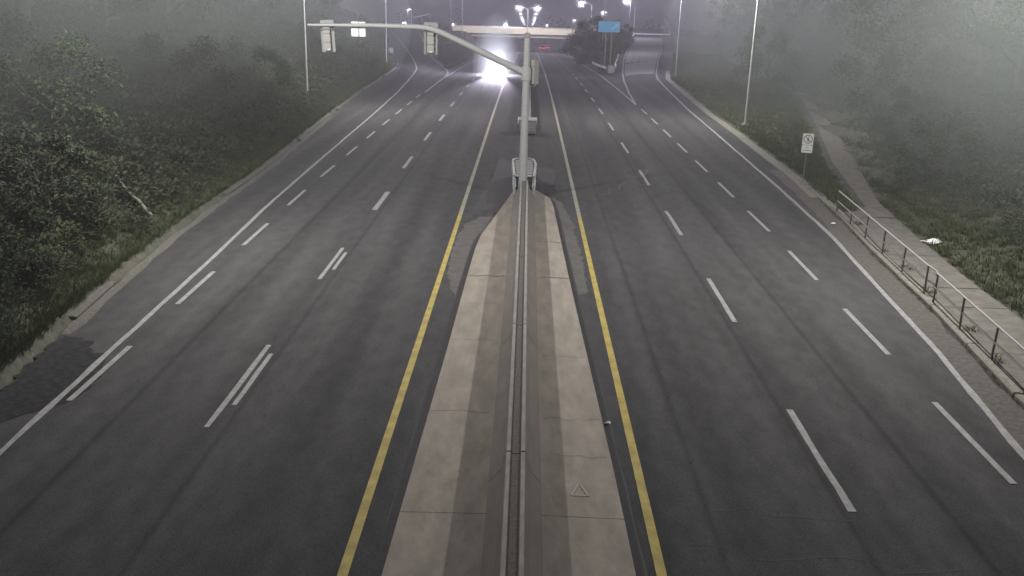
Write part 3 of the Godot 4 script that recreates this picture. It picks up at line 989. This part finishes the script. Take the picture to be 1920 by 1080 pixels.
# ------------------------------------------------------------------ bridge
func bridge() -> void:
	var o := thing("road_bridge", "pale cream bridge crossing over the highway in the distance", "bridge", Vector3(0, 0, -250))
	var s := Shape.new()
	s.box(Vector3(0, 0.05, -5), Vector3(40, 0.4, 11.6), 0.03)
	part("deck", s.mesh(), M.deck, o)
	s = Shape.new()
	s.box(Vector3(0, 0.3, 1.02), Vector3(40, 1.5, 0.28), 0.04)
	var p := part("parapet", s.mesh(), M.girder, o)
	for k in 20:
		var q := Shape.new()
		q.box(Vector3(-19 + k * 2, 1.12, 1.02), Vector3(0.35, 0.18, 0.3), 0.03)
		part("coping_block", q.mesh(), M.girder, p)
	s = Shape.new()
	s.box(Vector3(0, 0.3, -11.0), Vector3(40, 1.5, 0.28), 0.04)
	part("parapet", s.mesh(), M.girder, o)
	for k in 5:
		s = Shape.new()
		s.prism([Vector2(-0.3, -1.2), Vector2(0.3, -1.2), Vector2(0.3, -1.12), Vector2(0.05, -1.08), Vector2(0.05, -0.3), Vector2(0.3, -0.25), Vector2(0.3, -0.16), Vector2(-0.3, -0.16), Vector2(-0.3, -0.25), Vector2(-0.05, -0.3), Vector2(-0.05, -1.08), Vector2(-0.3, -1.12)], -19.5, 19.5)
		var g := part("girder", s.mesh(), M.dark_steel if k == 0 else M.deck, o, Vector3(0, 0, 0.5 - k * 2.7))  # front girder toned darker to paint the shade line below the parapet
		g.rotation.y = PI / 2
	s = Shape.new()
	s.box(Vector3(0, -1.16, 0.82), Vector3(39, 0.14, 0.12), 0.02)
	part("bottom_flange", s.mesh(), M.girder, o)
	# centre pier
	s = Shape.new()
	s.box(Vector3(-0.4, -1.45, -5), Vector3(1.6, 0.5, 11.0), 0.05)
	part("pier_cap", s.mesh(), M.deck, o)
	for z: float in [-0.8, -5.0, -9.2]:
		s = Shape.new()
		s.tube([Vector3(-0.4, -6.4, z), Vector3(-0.4, -1.6, z)], [0.5], 14)
		part("pier", s.mesh(), M.deck, o)
	for side: float in [-1.0, 1.0]:
		s = Shape.new()
		s.box(Vector3(side * 17.6, -2.6, -5), Vector3(1.2, 5.2, 11.8), 0.05)
		part("abutment", s.mesh(), M.deck, o)
	lamp_post("low parapet lamp on the bridge, left of the median posts", -6.6, 256.5, 1.9, [0.1], 70.0, 0.7, "", 0.25)

# ------------------------------------------------------------------ vehicles
func car(label: String, at: Vector3, turn: float, oncoming: bool, pitch: float) -> Node3D:
	# built facing +z
	var o := thing("car", label, "car", at, turn)
	o.rotation.x = pitch
	var secs := [[-2.25, 0.55, 0.78, 0.62], [-2.15, 0.28, 0.92, 0.80], [-1.2, 0.2, 0.98, 0.88], [0.0, 0.2, 0.95, 0.9], [1.1, 0.2, 0.90, 0.88], [1.9, 0.24, 0.78, 0.82], [2.2, 0.32, 0.62, 0.70]]
	var s := Shape.new()
	var loops := []
	for q in secs:
		var l := []
		for k: Vector2 in [Vector2(-1, 0.12), Vector2(-0.85, 0), Vector2(0.85, 0), Vector2(1, 0.12), Vector2(1, 0.7), Vector2(0.88, 1.0), Vector2(-0.88, 1.0), Vector2(-1, 0.7)]:
			l.append(Vector3(k.x * q[3], lerpf(q[1], q[2], k.y), q[0]))
		loops.append(l)
	for i in loops.size() - 1:
		for k in 8:
			var j := (k + 1) % 8
			s.quad(loops[i][j], loops[i][k], loops[i + 1][k], loops[i + 1][j])
	for e in [loops[0], loops[-1]]:
		for k in 6:
			if e == loops[0]: s.tri(e[0], e[k + 2], e[k + 1])
			else: s.tri(e[0], e[k + 1], e[k + 2])
	part("body", s.mesh(), M.paint, o)
	s = Shape.new()
	var low := [Vector3(-0.82, 0.93, -1.75), Vector3(0.82, 0.93, -1.75), Vector3(0.84, 0.9, 1.0), Vector3(-0.84, 0.9, 1.0)]
	var high := [Vector3(-0.6, 1.43, -0.95), Vector3(0.6, 1.43, -0.95), Vector3(0.62, 1.43, 0.2), Vector3(-0.62, 1.43, 0.2)]
	for k in 4:
		var j := (k + 1) % 4
		s.quad(low[j], low[k], high[k], high[j])
	part("windows", s.mesh(), M.glass, o)
	s = Shape.new()
	s.box(Vector3(0, 1.45, -0.37), Vector3(1.26, 0.05, 1.2), 0.02)
	part("roof", s.mesh(), M.paint, o)
	for x: float in [-0.78, 0.78]:
		for z: float in [-1.35, 1.4]:
			s = Shape.new()
			s.tube([Vector3(x - 0.1, 0.32, z), Vector3(x + 0.1, 0.32, z)], [0.32], 16)
			var w := part("wheel", s.mesh(), M.rubber, o)
			s = Shape.new()
			s.tube([Vector3(x - 0.11, 0.32, z), Vector3(x + 0.11, 0.32, z)], [0.19], 12)
			part("rim", s.mesh(), M.rim, w)
		s = Shape.new()
		s.box(Vector3(x * 1.22, 0.98, 0.75), Vector3(0.18, 0.12, 0.1), 0.03)
		part("mirror", s.mesh(), M.paint, o)
		s = Shape.new()
		s.box(Vector3(x * 0.74, 0.62, 2.16), Vector3(0.3, 0.15, 0.1), 0.03)
		part("headlight", s.mesh(), M.headlamp if oncoming else M.glass, o)
		s = Shape.new()
		s.box(Vector3(x * 0.80, 0.70, -2.22), Vector3(0.3, 0.16, 0.1), 0.03)
		part("tail_light", s.mesh(), M.glass if oncoming else M.tail, o)
	s = Shape.new()
	s.box(Vector3(0, 0.42, 2.2), Vector3(1.3, 0.16, 0.06), 0.02)
	part("bumper", s.mesh(), M.black, o)
	return o

func traffic() -> void:
	var d := 113.0
	var o := car("car coming toward the camera with dazzling headlights in the inner left lane", Vector3(-3.65, -drop(d), -d), 0.0, true, 0.0)
	o.rotation.x = 0.021
	for x: float in [-0.58, 0.58]:
		var at := o.position + Vector3(x, 0.66, 2.3)
		var l := SpotLight3D.new()
		l.name = numbered("headlight_beam")
		l.light_energy = 4500.0
		l.light_color = Color(0.94, 0.90, 1.0)
		l.light_size = 0.1
		l.spot_range = 300
		l.spot_angle = 6.5
		l.spot_angle_attenuation = 1.0
		l.shadow_enabled = true
		add_child(l)
		light(at, 110.0, Color(0.94, 0.90, 1.0), 0.1)
		l.position = at
		l.rotation_degrees = Vector3(-0.6, 180, 0)
	for p in [[4.2, 300.0, "car driving away in the inner right lane beyond the bridge, red tail lights on"], [6.6, 330.0, "farther car driving away in the outer right lane beyond the bridge, red tail lights on"]]:
		var c := car(p[2], Vector3(p[0], -drop(p[1]), -p[1]), PI, false, 0.0)
		c.rotation.x = 0.0
		light(c.position + Vector3(0, 0.75, 2.75), 3.0, Color(1.0, 0.1, 0.12), 0.2)

# ------------------------------------------------------------------ plants
func leaf_tint(r: RandomNumberGenerator, base: Color) -> Color:
	var k := r.randf_range(0.7, 1.3)
	return Color(base.r * k * r.randf_range(0.85, 1.2), base.g * k, base.b * k * r.randf_range(0.8, 1.1))

func crown(blobs: Array, count: int, size: float, base: Color, r: RandomNumberGenerator) -> ArrayMesh:
	var s := Shape.new()
	for i in count:
		var b: Array = blobs[r.randi() % blobs.size()]
		var dir := Vector3(r.randfn(0, 1), r.randfn(0, 1), r.randfn(0, 1)).normalized()
		var p: Vector3 = b[0] + dir * b[1] * pow(r.randf(), 0.45) * r.randf_range(0.8, 1.1) * Vector3(1, 0.8, 1)
		s.tint = leaf_tint(r, base)
		var l := Vector3(r.randfn(0, 1), r.randfn(-0.25, 0.6), r.randfn(0, 1)).normalized() * size * r.randf_range(0.6, 1.35)
		var side := l.cross(Vector3(r.randfn(0, 0.5), 1, r.randfn(0, 0.5))).normalized() * l.length() * 0.62
		s.leaf(p, l, side, size * 0.08)
	return s.mesh()

func make_tree(seed_at: int, h: float, spread: float, leaves: int, size: float, base: Color, low := 0.22) -> Array:
	var r := RandomNumberGenerator.new()
	r.seed = seed_at
	var trunk := Shape.new()
	var lean := Vector3(r.randf_range(-0.5, 0.5), 0, r.randf_range(-0.5, 0.5))
	var spine := []
	for k in 6: spine.append(Vector3(0, -0.4 + h * 0.8 * k / 5.0, 0) + lean * pow(k / 5.0, 2) + Vector3(r.randfn(0, 0.08), 0, r.randfn(0, 0.08)))
	trunk.tube(spine, [0.026 * h, 0.021 * h, 0.017 * h, 0.013 * h, 0.009 * h, 0.004 * h], 9)
	var blobs := []
	for k in 13:
		var f := lerpf(low, 0.95, (k + 0.5) / 13.0)
		var a := k * 2.4 + r.randf_range(-0.4, 0.4)
		var wide := spread * (0.45 + 0.75 * sin(PI * clampf((f - low + 0.12) / (1.08 - low), 0, 1))) * r.randf_range(0.6, 1.1)
		var from: Vector3 = spine[clampi(int(f * 5.0), 1, 4)]
		var tip := Vector3(cos(a) * wide, h * f, sin(a) * wide) + lean * f
		trunk.tube([from, from.lerp(tip, 0.5) + Vector3(0, -0.2, 0), tip], [0.008 * h, 0.005 * h, 0.002 * h], 6)
		blobs.append([tip, spread * r.randf_range(0.28, 0.46)])
	return [trunk.mesh(), crown(blobs, leaves, size, base, r)]

func plant_tree(called: String, proto: Array, label: String, x: float, d: float, turn: float, scale_by: float, group: String, category := "tree") -> void:
	var o := thing(called, label, category, Vector3(x, bank(x, d) - 0.15, -d), turn, group)
	o.scale = Vector3.ONE * scale_by
	part("trunk" if category == "tree" else "stem", proto[0], M.bark, o)
	part("crown" if category == "tree" else "foliage", proto[1], M.leaf, o)

func scatter(called: String, mesh: Mesh, places: Array) -> void:
	var mm := MultiMesh.new()
	mm.transform_format = MultiMesh.TRANSFORM_3D
	mm.mesh = mesh
	mm.instance_count = places.size()
	for i in places.size(): mm.set_instance_transform(i, places[i])
	var o := MultiMeshInstance3D.new()
	o.multimesh = mm
	o.material_override = M.leaf
	o.name = numbered(called)
	add_child(o)
	stuff(o)

func place(x: float, y: float, d: float, s: float) -> Transform3D:
	var b := Basis(Vector3.UP, rng.randf() * TAU) * Basis(Vector3(1, 0, 0), rng.randf_range(-0.25, 0.25))
	return Transform3D(b.scaled(Vector3(s, s * rng.randf_range(0.75, 1.25), s)), Vector3(x, y, -d))

const ORDER := ["first", "second", "third", "fourth", "fifth", "sixth", "seventh", "eighth", "ninth", "tenth", "eleventh", "twelfth", "thirteenth", "fourteenth", "fifteenth", "sixteenth", "seventeenth", "eighteenth", "nineteenth", "twentieth", "twenty-first", "twenty-second", "twenty-third", "twenty-fourth"]

func plants() -> void:
	var green := Color(0.060, 0.078, 0.046)
	var olive := Color(0.068, 0.076, 0.046)
	var deep := Color(0.042, 0.053, 0.037)
	var protos := [make_tree(101, 10.5, 3.2, 9000, 0.21, green, 0.10), make_tree(102, 12.0, 3.4, 10000, 0.22, deep, 0.14), make_tree(103, 9.0, 3.4, 9000, 0.20, olive, 0.06), make_tree(104, 13.0, 3.0, 9000, 0.21, green, 0.2), make_tree(105, 11.0, 3.8, 11000, 0.23, deep, 0.10)]
	# front rows on the banks
	var kinds := ["leafy green tree", "dense dark tree", "low spreading olive-green tree", "tall narrow tree", "broad dark-leaved tree"]
	var i := 0
	var d := 13.0
	while d < 236:
		var k: int = [2, 0, 4, 1, 3][i % 5]
		var x := along(LEFT_EDGE, d) - 9.8 - rng.randf_range(0, 3.0) - d * 0.01
		plant_tree("bank_tree", protos[k], "%s, %s from the camera in the left bank's front row" % [kinds[k], ORDER[i]], x, d, rng.randf() * TAU, rng.randf_range(0.85, 1.2), "trees on the left bank")
		i += 1
		d += 7.0 + d * 0.05
	i = 0
	d = 18.0
	while d < 240:
		var k: int = [1, 4, 3, 0][i % 4]
		var x := along(LEFT_EDGE, d) - 16.5 - rng.randf_range(0, 5.0)
		plant_tree("bank_tree", protos[k], "%s, %s from the camera in the left bank's back row" % [kinds[k], ORDER[i]], x, d, rng.randf() * TAU, rng.randf_range(1.0, 1.35), "trees on the left bank")
		i += 1
		d += 11.0 + d * 0.06
	i = 0
	d = 14.0
	while d < 236:
		var k: int = [0, 2, 1, 4, 3][i % 5]
		var x := along(PATH_R, d) + 7.5 + rng.randf_range(0, 3.0) - clampf((d - 70) * 0.05, 0, 4.5)
		plant_tree("bank_tree", protos[k], "%s, %s from the camera in the right bank's front row" % [kinds[k], ORDER[i]], x, d, rng.randf() * TAU, rng.randf_range(0.85, 1.2), "trees on the right bank")
		i += 1
		d += 7.5 + d * 0.05
	i = 0
	d = 20.0
	while d < 240:
		var k: int = [3, 1, 4, 0][i % 4]
		var x := along(PATH_R, d) + 15.0 + rng.randf_range(0, 6.0)
		plant_tree("bank_tree", protos[k], "%s, %s from the camera in the right bank's back row" % [kinds[k], ORDER[i]], x, d, rng.randf() * TAU, rng.randf_range(1.0, 1.35), "trees on the right bank")
		i += 1
		d += 11.0 + d * 0.06

	# bushes: the thicket by the guide sign, single ones on the near banks
	var bushes := [make_tree(201, 3.0, 1.7, 5600, 0.12, green, 0.02), make_tree(202, 2.4, 1.5, 5600, 0.11, Color(0.050, 0.060, 0.043), 0.02), make_tree(203, 4.6, 2.4, 6500, 0.20, olive, 0.02)]
	for p in [[10.3, 154, 1.15, "rounded bush at the left end of the thicket beside the bridge"], [12.6, 160, 1.1, "tall bush in the thicket behind the guide sign's left leg"], [14.2, 168, 1.1, "dark bush in the thicket behind the guide sign"], [16.0, 176, 0.9, "bush at the right end of the thicket under the guide sign"], [10.9, 172, 1.6, "tallest bush of the thicket, against the bridge's right end"], [18.6, 192, 0.9, "bush behind the bent pale guard rail"], [14.0, 200, 1.4, "bush at the back of the thicket, under the lamp arm"]]:
		plant_tree("thicket_bush", bushes[2], p[3], p[0], p[1], rng.randf() * TAU, p[2], "thicket by the guide sign", "bush")
	for p in [[-14.6, 27.0, 1.15, 1, "pale-leaved bush at the left edge of the picture above the stick"], [-13.4, 22.0, 1.0, 1, "pale-leaved bush low at the left edge, below the stick"], [-12.6, 18.6, 0.8, 0, "dark bush at the lower left edge near the painted shoulder shadow"], [-17.2, 33.0, 1.3, 0, "green bush up the left bank behind the pale-leaved one"], [-17.8, 48.5, 1.5, 1, "light bush standing on the left bank, halfway to the left lamp post"], [-16.9, 58.0, 1.2, 0, "bush just before the left lamp post"], [-19.0, 84.0, 1.2, 0, "bush between the two left lamp posts"]]:
		plant_tree("bank_bush", bushes[p[3]], p[4], p[0], p[1], rng.randf() * TAU, p[2], "bushes on the left bank", "bush")
	for p in [[24.0, 60.0, 1.6, 1, "light bush at the far bend of the footpath"], [27.0, 67.0, 1.7, 2, "large bush above the footpath's far end"], [21.0, 50.0, 1.1, 1, "bush beside the footpath behind the crossed-out walker sign"], [17.4, 38.0, 1.0, 0, "bush on the right bank above the hand rail's far end"], [19.6, 29.0, 1.2, 0, "bush on the right bank above the white litter"], [25.5, 100.0, 1.3, 2, "bush at the foot of the trees by the slip road's bend"]]:
		plant_tree("bank_bush", bushes[p[3]], p[4], p[0], p[1], rng.randf() * TAU, p[2], "bushes on the right bank", "bush")

	# far tree belt beyond the bridge
	for k in 13:
		var x := -75.0 + k * 13.0
		var o := thing("distant_tree", "dark distant tree beyond the bridge, %s from the left" % ORDER[k], "tree", Vector3(x + (9 if x > -12 and x < 0 else 0) + (6 if x >= 0 and x < 10 else 0), bank(x + 14, 430) - 1.0, -430.0 - (k * 37) % 60), k * 1.7, "trees beyond the bridge")
		o.scale = Vector3.ONE * (0.62 + 0.05 * (k % 4))
		part("trunk", protos[k % 5][0], M.bark, o)
		part("crown", protos[k % 5][1], M.leaf, o)

	# undergrowth, weeds and grass
	var r := RandomNumberGenerator.new()
	r.seed = 77
	var clump := Shape.new()
	for k in 64:
		clump.tint = leaf_tint(r, Color(0.064, 0.076, 0.046))
		var a := r.randf() * TAU
		var p := Vector3(cos(a), 0, sin(a)) * r.randf_range(0, 0.5) + Vector3(0, r.randf_range(0.0, 0.55), 0)
		var l := Vector3(cos(a), r.randf_range(-0.3, 0.9), sin(a)).normalized() * r.randf_range(0.09, 0.2)
		clump.leaf(p, l, l.cross(Vector3(r.randfn(0, 0.4), 1, r.randfn(0, 0.4))).normalized() * l.length() * 0.6, 0.02)
	var tuft := Shape.new()
	for k in 26:
		tuft.tint = leaf_tint(r, Color(0.078, 0.094, 0.050))
		var a := r.randf() * TAU
		var p := Vector3(cos(a), 0, sin(a)) * r.randf_range(0, 0.16)
		var l := Vector3(cos(a) * 0.5, r.randf_range(0.5, 1.2), sin(a) * 0.5).normalized() * r.randf_range(0.1, 0.3)
		tuft.leaf(p, l, Vector3(-sin(a), 0, cos(a)) * 0.022, 0.0)
	var clump_mesh := clump.mesh()
	var tuft_mesh := tuft.mesh()
	var spots := []
	for k in 15000:
		var dd := 8.0 + 215.0 * pow(rng.randf(), 1.7)
		var off := 0.75 + 13.0 * pow(rng.randf(), 0.8)
		var x := along(LEFT_EDGE, dd) - off
		spots.append(place(x, bank(x, dd) - 0.1, dd, rng.randf_range(0.5, 1.35) * clampf(off * 0.6, 0.35, 1.0) * (1.0 + dd * 0.004)))
	scatter("undergrowth", clump_mesh, spots)
	spots = []
	for k in 13000:
		var dd := 8.0 + 215.0 * pow(rng.randf(), 1.6)
		var off := 1.3 + 12.0 * pow(rng.randf(), 0.85)
		var x := along(PATH_R, dd) + off
		spots.append(place(x, bank(x, dd) - 0.1, dd, rng.randf_range(0.45, 1.2) * clampf((off - 0.8) * 0.5, 0.25, 1.0) * (1.0 + dd * 0.004)))
	scatter("undergrowth", clump_mesh, spots)
	spots = []
	for k in 42000:
		var left := k % 2 == 0
		var dd := 8.0 + 150.0 * pow(rng.randf(), 1.5)
		var x: float
		if left:
			x = along(LEFT_EDGE, dd) - 0.38 - 4.5 * pow(rng.randf(), 1.4)
		else:
			var e := along(RIGHT_EDGE, dd) + 0.35
			var hi := along(PATH_R, dd) + 2.5
			x = lerpf(e, hi, rng.randf())
			if dd < 90 and x > along(PATH_L, dd) - 0.15 - dd * 0.006 and x < along(PATH_R, dd) + 0.15: continue
			if dd < 36 and x < along(PATH_R, dd): continue
		spots.append(place(x, bank(x, dd) - 0.03, dd, rng.randf_range(0.4, 1.1) * (1.0 + dd * 0.004)))
	for k in 9000:
		var dd := 120.0 + 120.0 * rng.randf()
		var left := k % 2 == 0
		var x := lerpf(along(LEFT_GORE, maxf(dd, 126)) + 1.1, -10.2, rng.randf()) if left else lerpf(10.2, along(RIGHT_GORE, dd) - 1.1, rng.randf())
		spots.append(place(x, ht(x, dd) + 0.08, dd, rng.randf_range(0.7, 1.5)))
	scatter("grass", tuft_mesh, spots)
	# weeds in the crack along the right kerb and at the rail posts
	spots = []
	for k in 260:
		var dd := 13.0 + 30.0 * rng.randf()
		var x := along(RIGHT_EDGE, dd) + rng.randf_range(-0.06, 0.08)
		spots.append(place(x, 0.02, dd, rng.randf_range(0.15, 0.45)))
	for k in 8:
		for j in 5:
			var dd: float = [18.0, 19.9, 22.1, 25.2, 27.6, 29.6, 33.5, 35.9][k] + rng.randf_range(-0.25, 0.25)
			var x := along(RIGHT_EDGE, dd) + 0.35 + rng.randf_range(-0.1, 0.2)
			spots.append(place(x, 0.12, dd, rng.randf_range(0.3, 0.8)))
	scatter("weeds", tuft_mesh, spots)

func added_mist(at: Vector3, size: Vector3, density: float) -> void:
	var o := FogVolume.new()
	o.name = numbered("added_mist")
	o.shape = RenderingServer.FOG_VOLUME_SHAPE_ELLIPSOID
	o.size = size
	o.position = at
	var m := FogMaterial.new()
	m.density = density
	m.albedo = Color(0.95, 1.0, 0.98)
	o.material = m
	add_child(o)
	stuff(o)

func mists() -> void:  # haze volumes over both banks are added to veil the trees
	for k in 3:
		var f := 0.7 + 0.3 * k
		added_mist(Vector3(-33, 5, -70), Vector3(34 * f, 22 * f, 130 * f), 0.0026)
		added_mist(Vector3(35, 5, -64), Vector3(37 * f, 22 * f, 120 * f), 0.0026)
		added_mist(Vector3(18.5, 6.5, -33), Vector3(12 * f, 10 * f, 32 * f), 0.004)
		added_mist(Vector3(-18.5, 7.4, -42), Vector3(12 * f, 9.5 * f, 38 * f), 0.003)
	# haze put round the oncoming car to spread its headlights into a glare
	for k in 5:
		var f := 0.5 + 0.3 * k
		added_mist(Vector3(-3.6, 1.1 - 0.1 * k, -108.8 + k), Vector3(3.0 * f, 6.8 * f, 6.5 * f), 0.055 / f)
	for k in 3:
		added_mist(Vector3(-3.65, -0.3, -102.0 + 3.5 * k), Vector3(2.2 - 0.5 * k, 2.4 - 0.4 * k, 18.0 + 9.0 * k), 0.012)

func halo(at: Vector3) -> void:  # added balls of haze that widen the glow of far lamps
	for k in 2: added_mist(at, Vector3.ONE * (1.0 + 1.3 * k), 0.06 / (1.0 + k * 2.0))

func odds_and_ends() -> void:
	var o := thing("bare_stick", "bare pale broken stick lying on the left bank", "branch")
	var s := Shape.new()
	var pts := []
	for k in 7:
		var x := lerpf(-14.5, -12.35, k / 6.0)
		var d := lerpf(31.9, 29.7, k / 6.0)
		pts.append(Vector3(x, bank(x, d) + 0.5 + 0.06 * sin(k * 2.0), -d))
	s.tube(pts, [0.035, 0.04, 0.05, 0.055, 0.06, 0.06, 0.05], 8)
	part("stem", s.mesh(), M.pale_wood, o)
	s = Shape.new()
	s.tube([pts[2], pts[2] + Vector3(-0.25, 0.3, -0.1)], [0.03, 0.012], 6)
	part("snag", s.mesh(), M.pale_wood, o)
	for q in [[14.2, 31.0, 0.2, "crumpled white bag lying beside the footpath"], [13.95, 31.25, 0.08, "small white scrap lying left of the crumpled bag"], [1.75, 16.15, 0.05, "tiny white scrap on the asphalt right of the median apron"], [11.75, 34.1, 0.07, "pale scrap by the kerb at the far end of the hand rail"]]:
		var f := Shape.new()
		var c := RandomNumberGenerator.new()
		c.seed = int(q[1] * 100)
		var rings := []
		for i in 5:
			var ring := []
			for k in 9:
				var a := TAU * k / 9
				var e: float = sin(PI * (i + 0.35) / 5.0) * q[2] * c.randf_range(0.6, 1.2)
				ring.append(Vector3(cos(a) * e * 1.5, q[2] * 0.9 * i / 4.0 * c.randf_range(0.7, 1.1), sin(a) * e))
			rings.append(ring)
		for i in 4:
			for k in 9:
				var j := (k + 1) % 9
				f.quad(rings[i][j], rings[i][k], rings[i + 1][k], rings[i + 1][j])
		for k in 7: f.tri(rings[4][0], rings[4][k + 2], rings[4][k + 1])
		var y: float = bank(q[0], q[1]) + 0.02 if q[0] > 13 else (0.02 if q[0] < 12 else 0.1)
		var b := part("litter", f.mesh(), M.litter, null, Vector3(q[0], y, -q[1]))
		tag(b, q[3], "litter")

func _ready() -> void:
	# camera
	var cam := Camera3D.new()
	cam.name = "camera"
	cam.fov = 34.83
	cam.far = 2000
	cam.near = 0.2
	add_child(cam)
	var th := 0.3027
	var ps := -0.01013
	var ro := 0.0284
	var fwd := Vector3(sin(ps) * cos(th), -sin(th), -cos(ps) * cos(th))
	var right := Vector3(cos(ps), 0, sin(ps))
	var up := right.cross(fwd)
	cam.transform = Transform3D(Basis(right * cos(ro) + up * sin(ro), up * cos(ro) - right * sin(ro), -fwd), Vector3(0, 7.735, 0))
	cam.current = true
	# night sky, thin mist
	var sky_mat := ProceduralSkyMaterial.new()
	sky_mat.sky_top_color = lin(0.04, 0.034, 0.056)
	sky_mat.sky_horizon_color = lin(0.055, 0.042, 0.078)
	sky_mat.ground_bottom_color = lin(0.03, 0.03, 0.035)
	sky_mat.ground_horizon_color = lin(0.06, 0.052, 0.075)
	var sky := Sky.new()
	sky.sky_material = sky_mat
	var env := Environment.new()
	env.background_mode = Environment.BG_SKY
	env.sky = sky
	env.background_energy_multiplier = 1.0
	env.tonemap_mode = Environment.TONE_MAPPER_LINEAR
	env.tonemap_exposure = 1.0
	env.fog_enabled = true
	env.fog_density = 0.0015
	env.volumetric_fog_enabled = true
	env.volumetric_fog_density = 0.0
	env.fog_light_color = Color(0.97, 0.975, 1.0)
	env.sdfgi_enabled = true
	env.ssao_enabled = true
	env.ssil_enabled = true
	var we := WorldEnvironment.new()
	we.name = "world_environment"
	we.environment = env
	add_child(we)

	rng.seed = 4242
	bumps.seed = 9
	bumps.frequency = 0.09
	bumps.fractal_octaves = 3
	materials()
	build_banks()
	build_road()
	kerbs()
	median()
	bridge()
	cushion()
	signals()
	signs()
	railing()
	lamps()
	traffic()
	plants()
	odds_and_ends()
	mists()
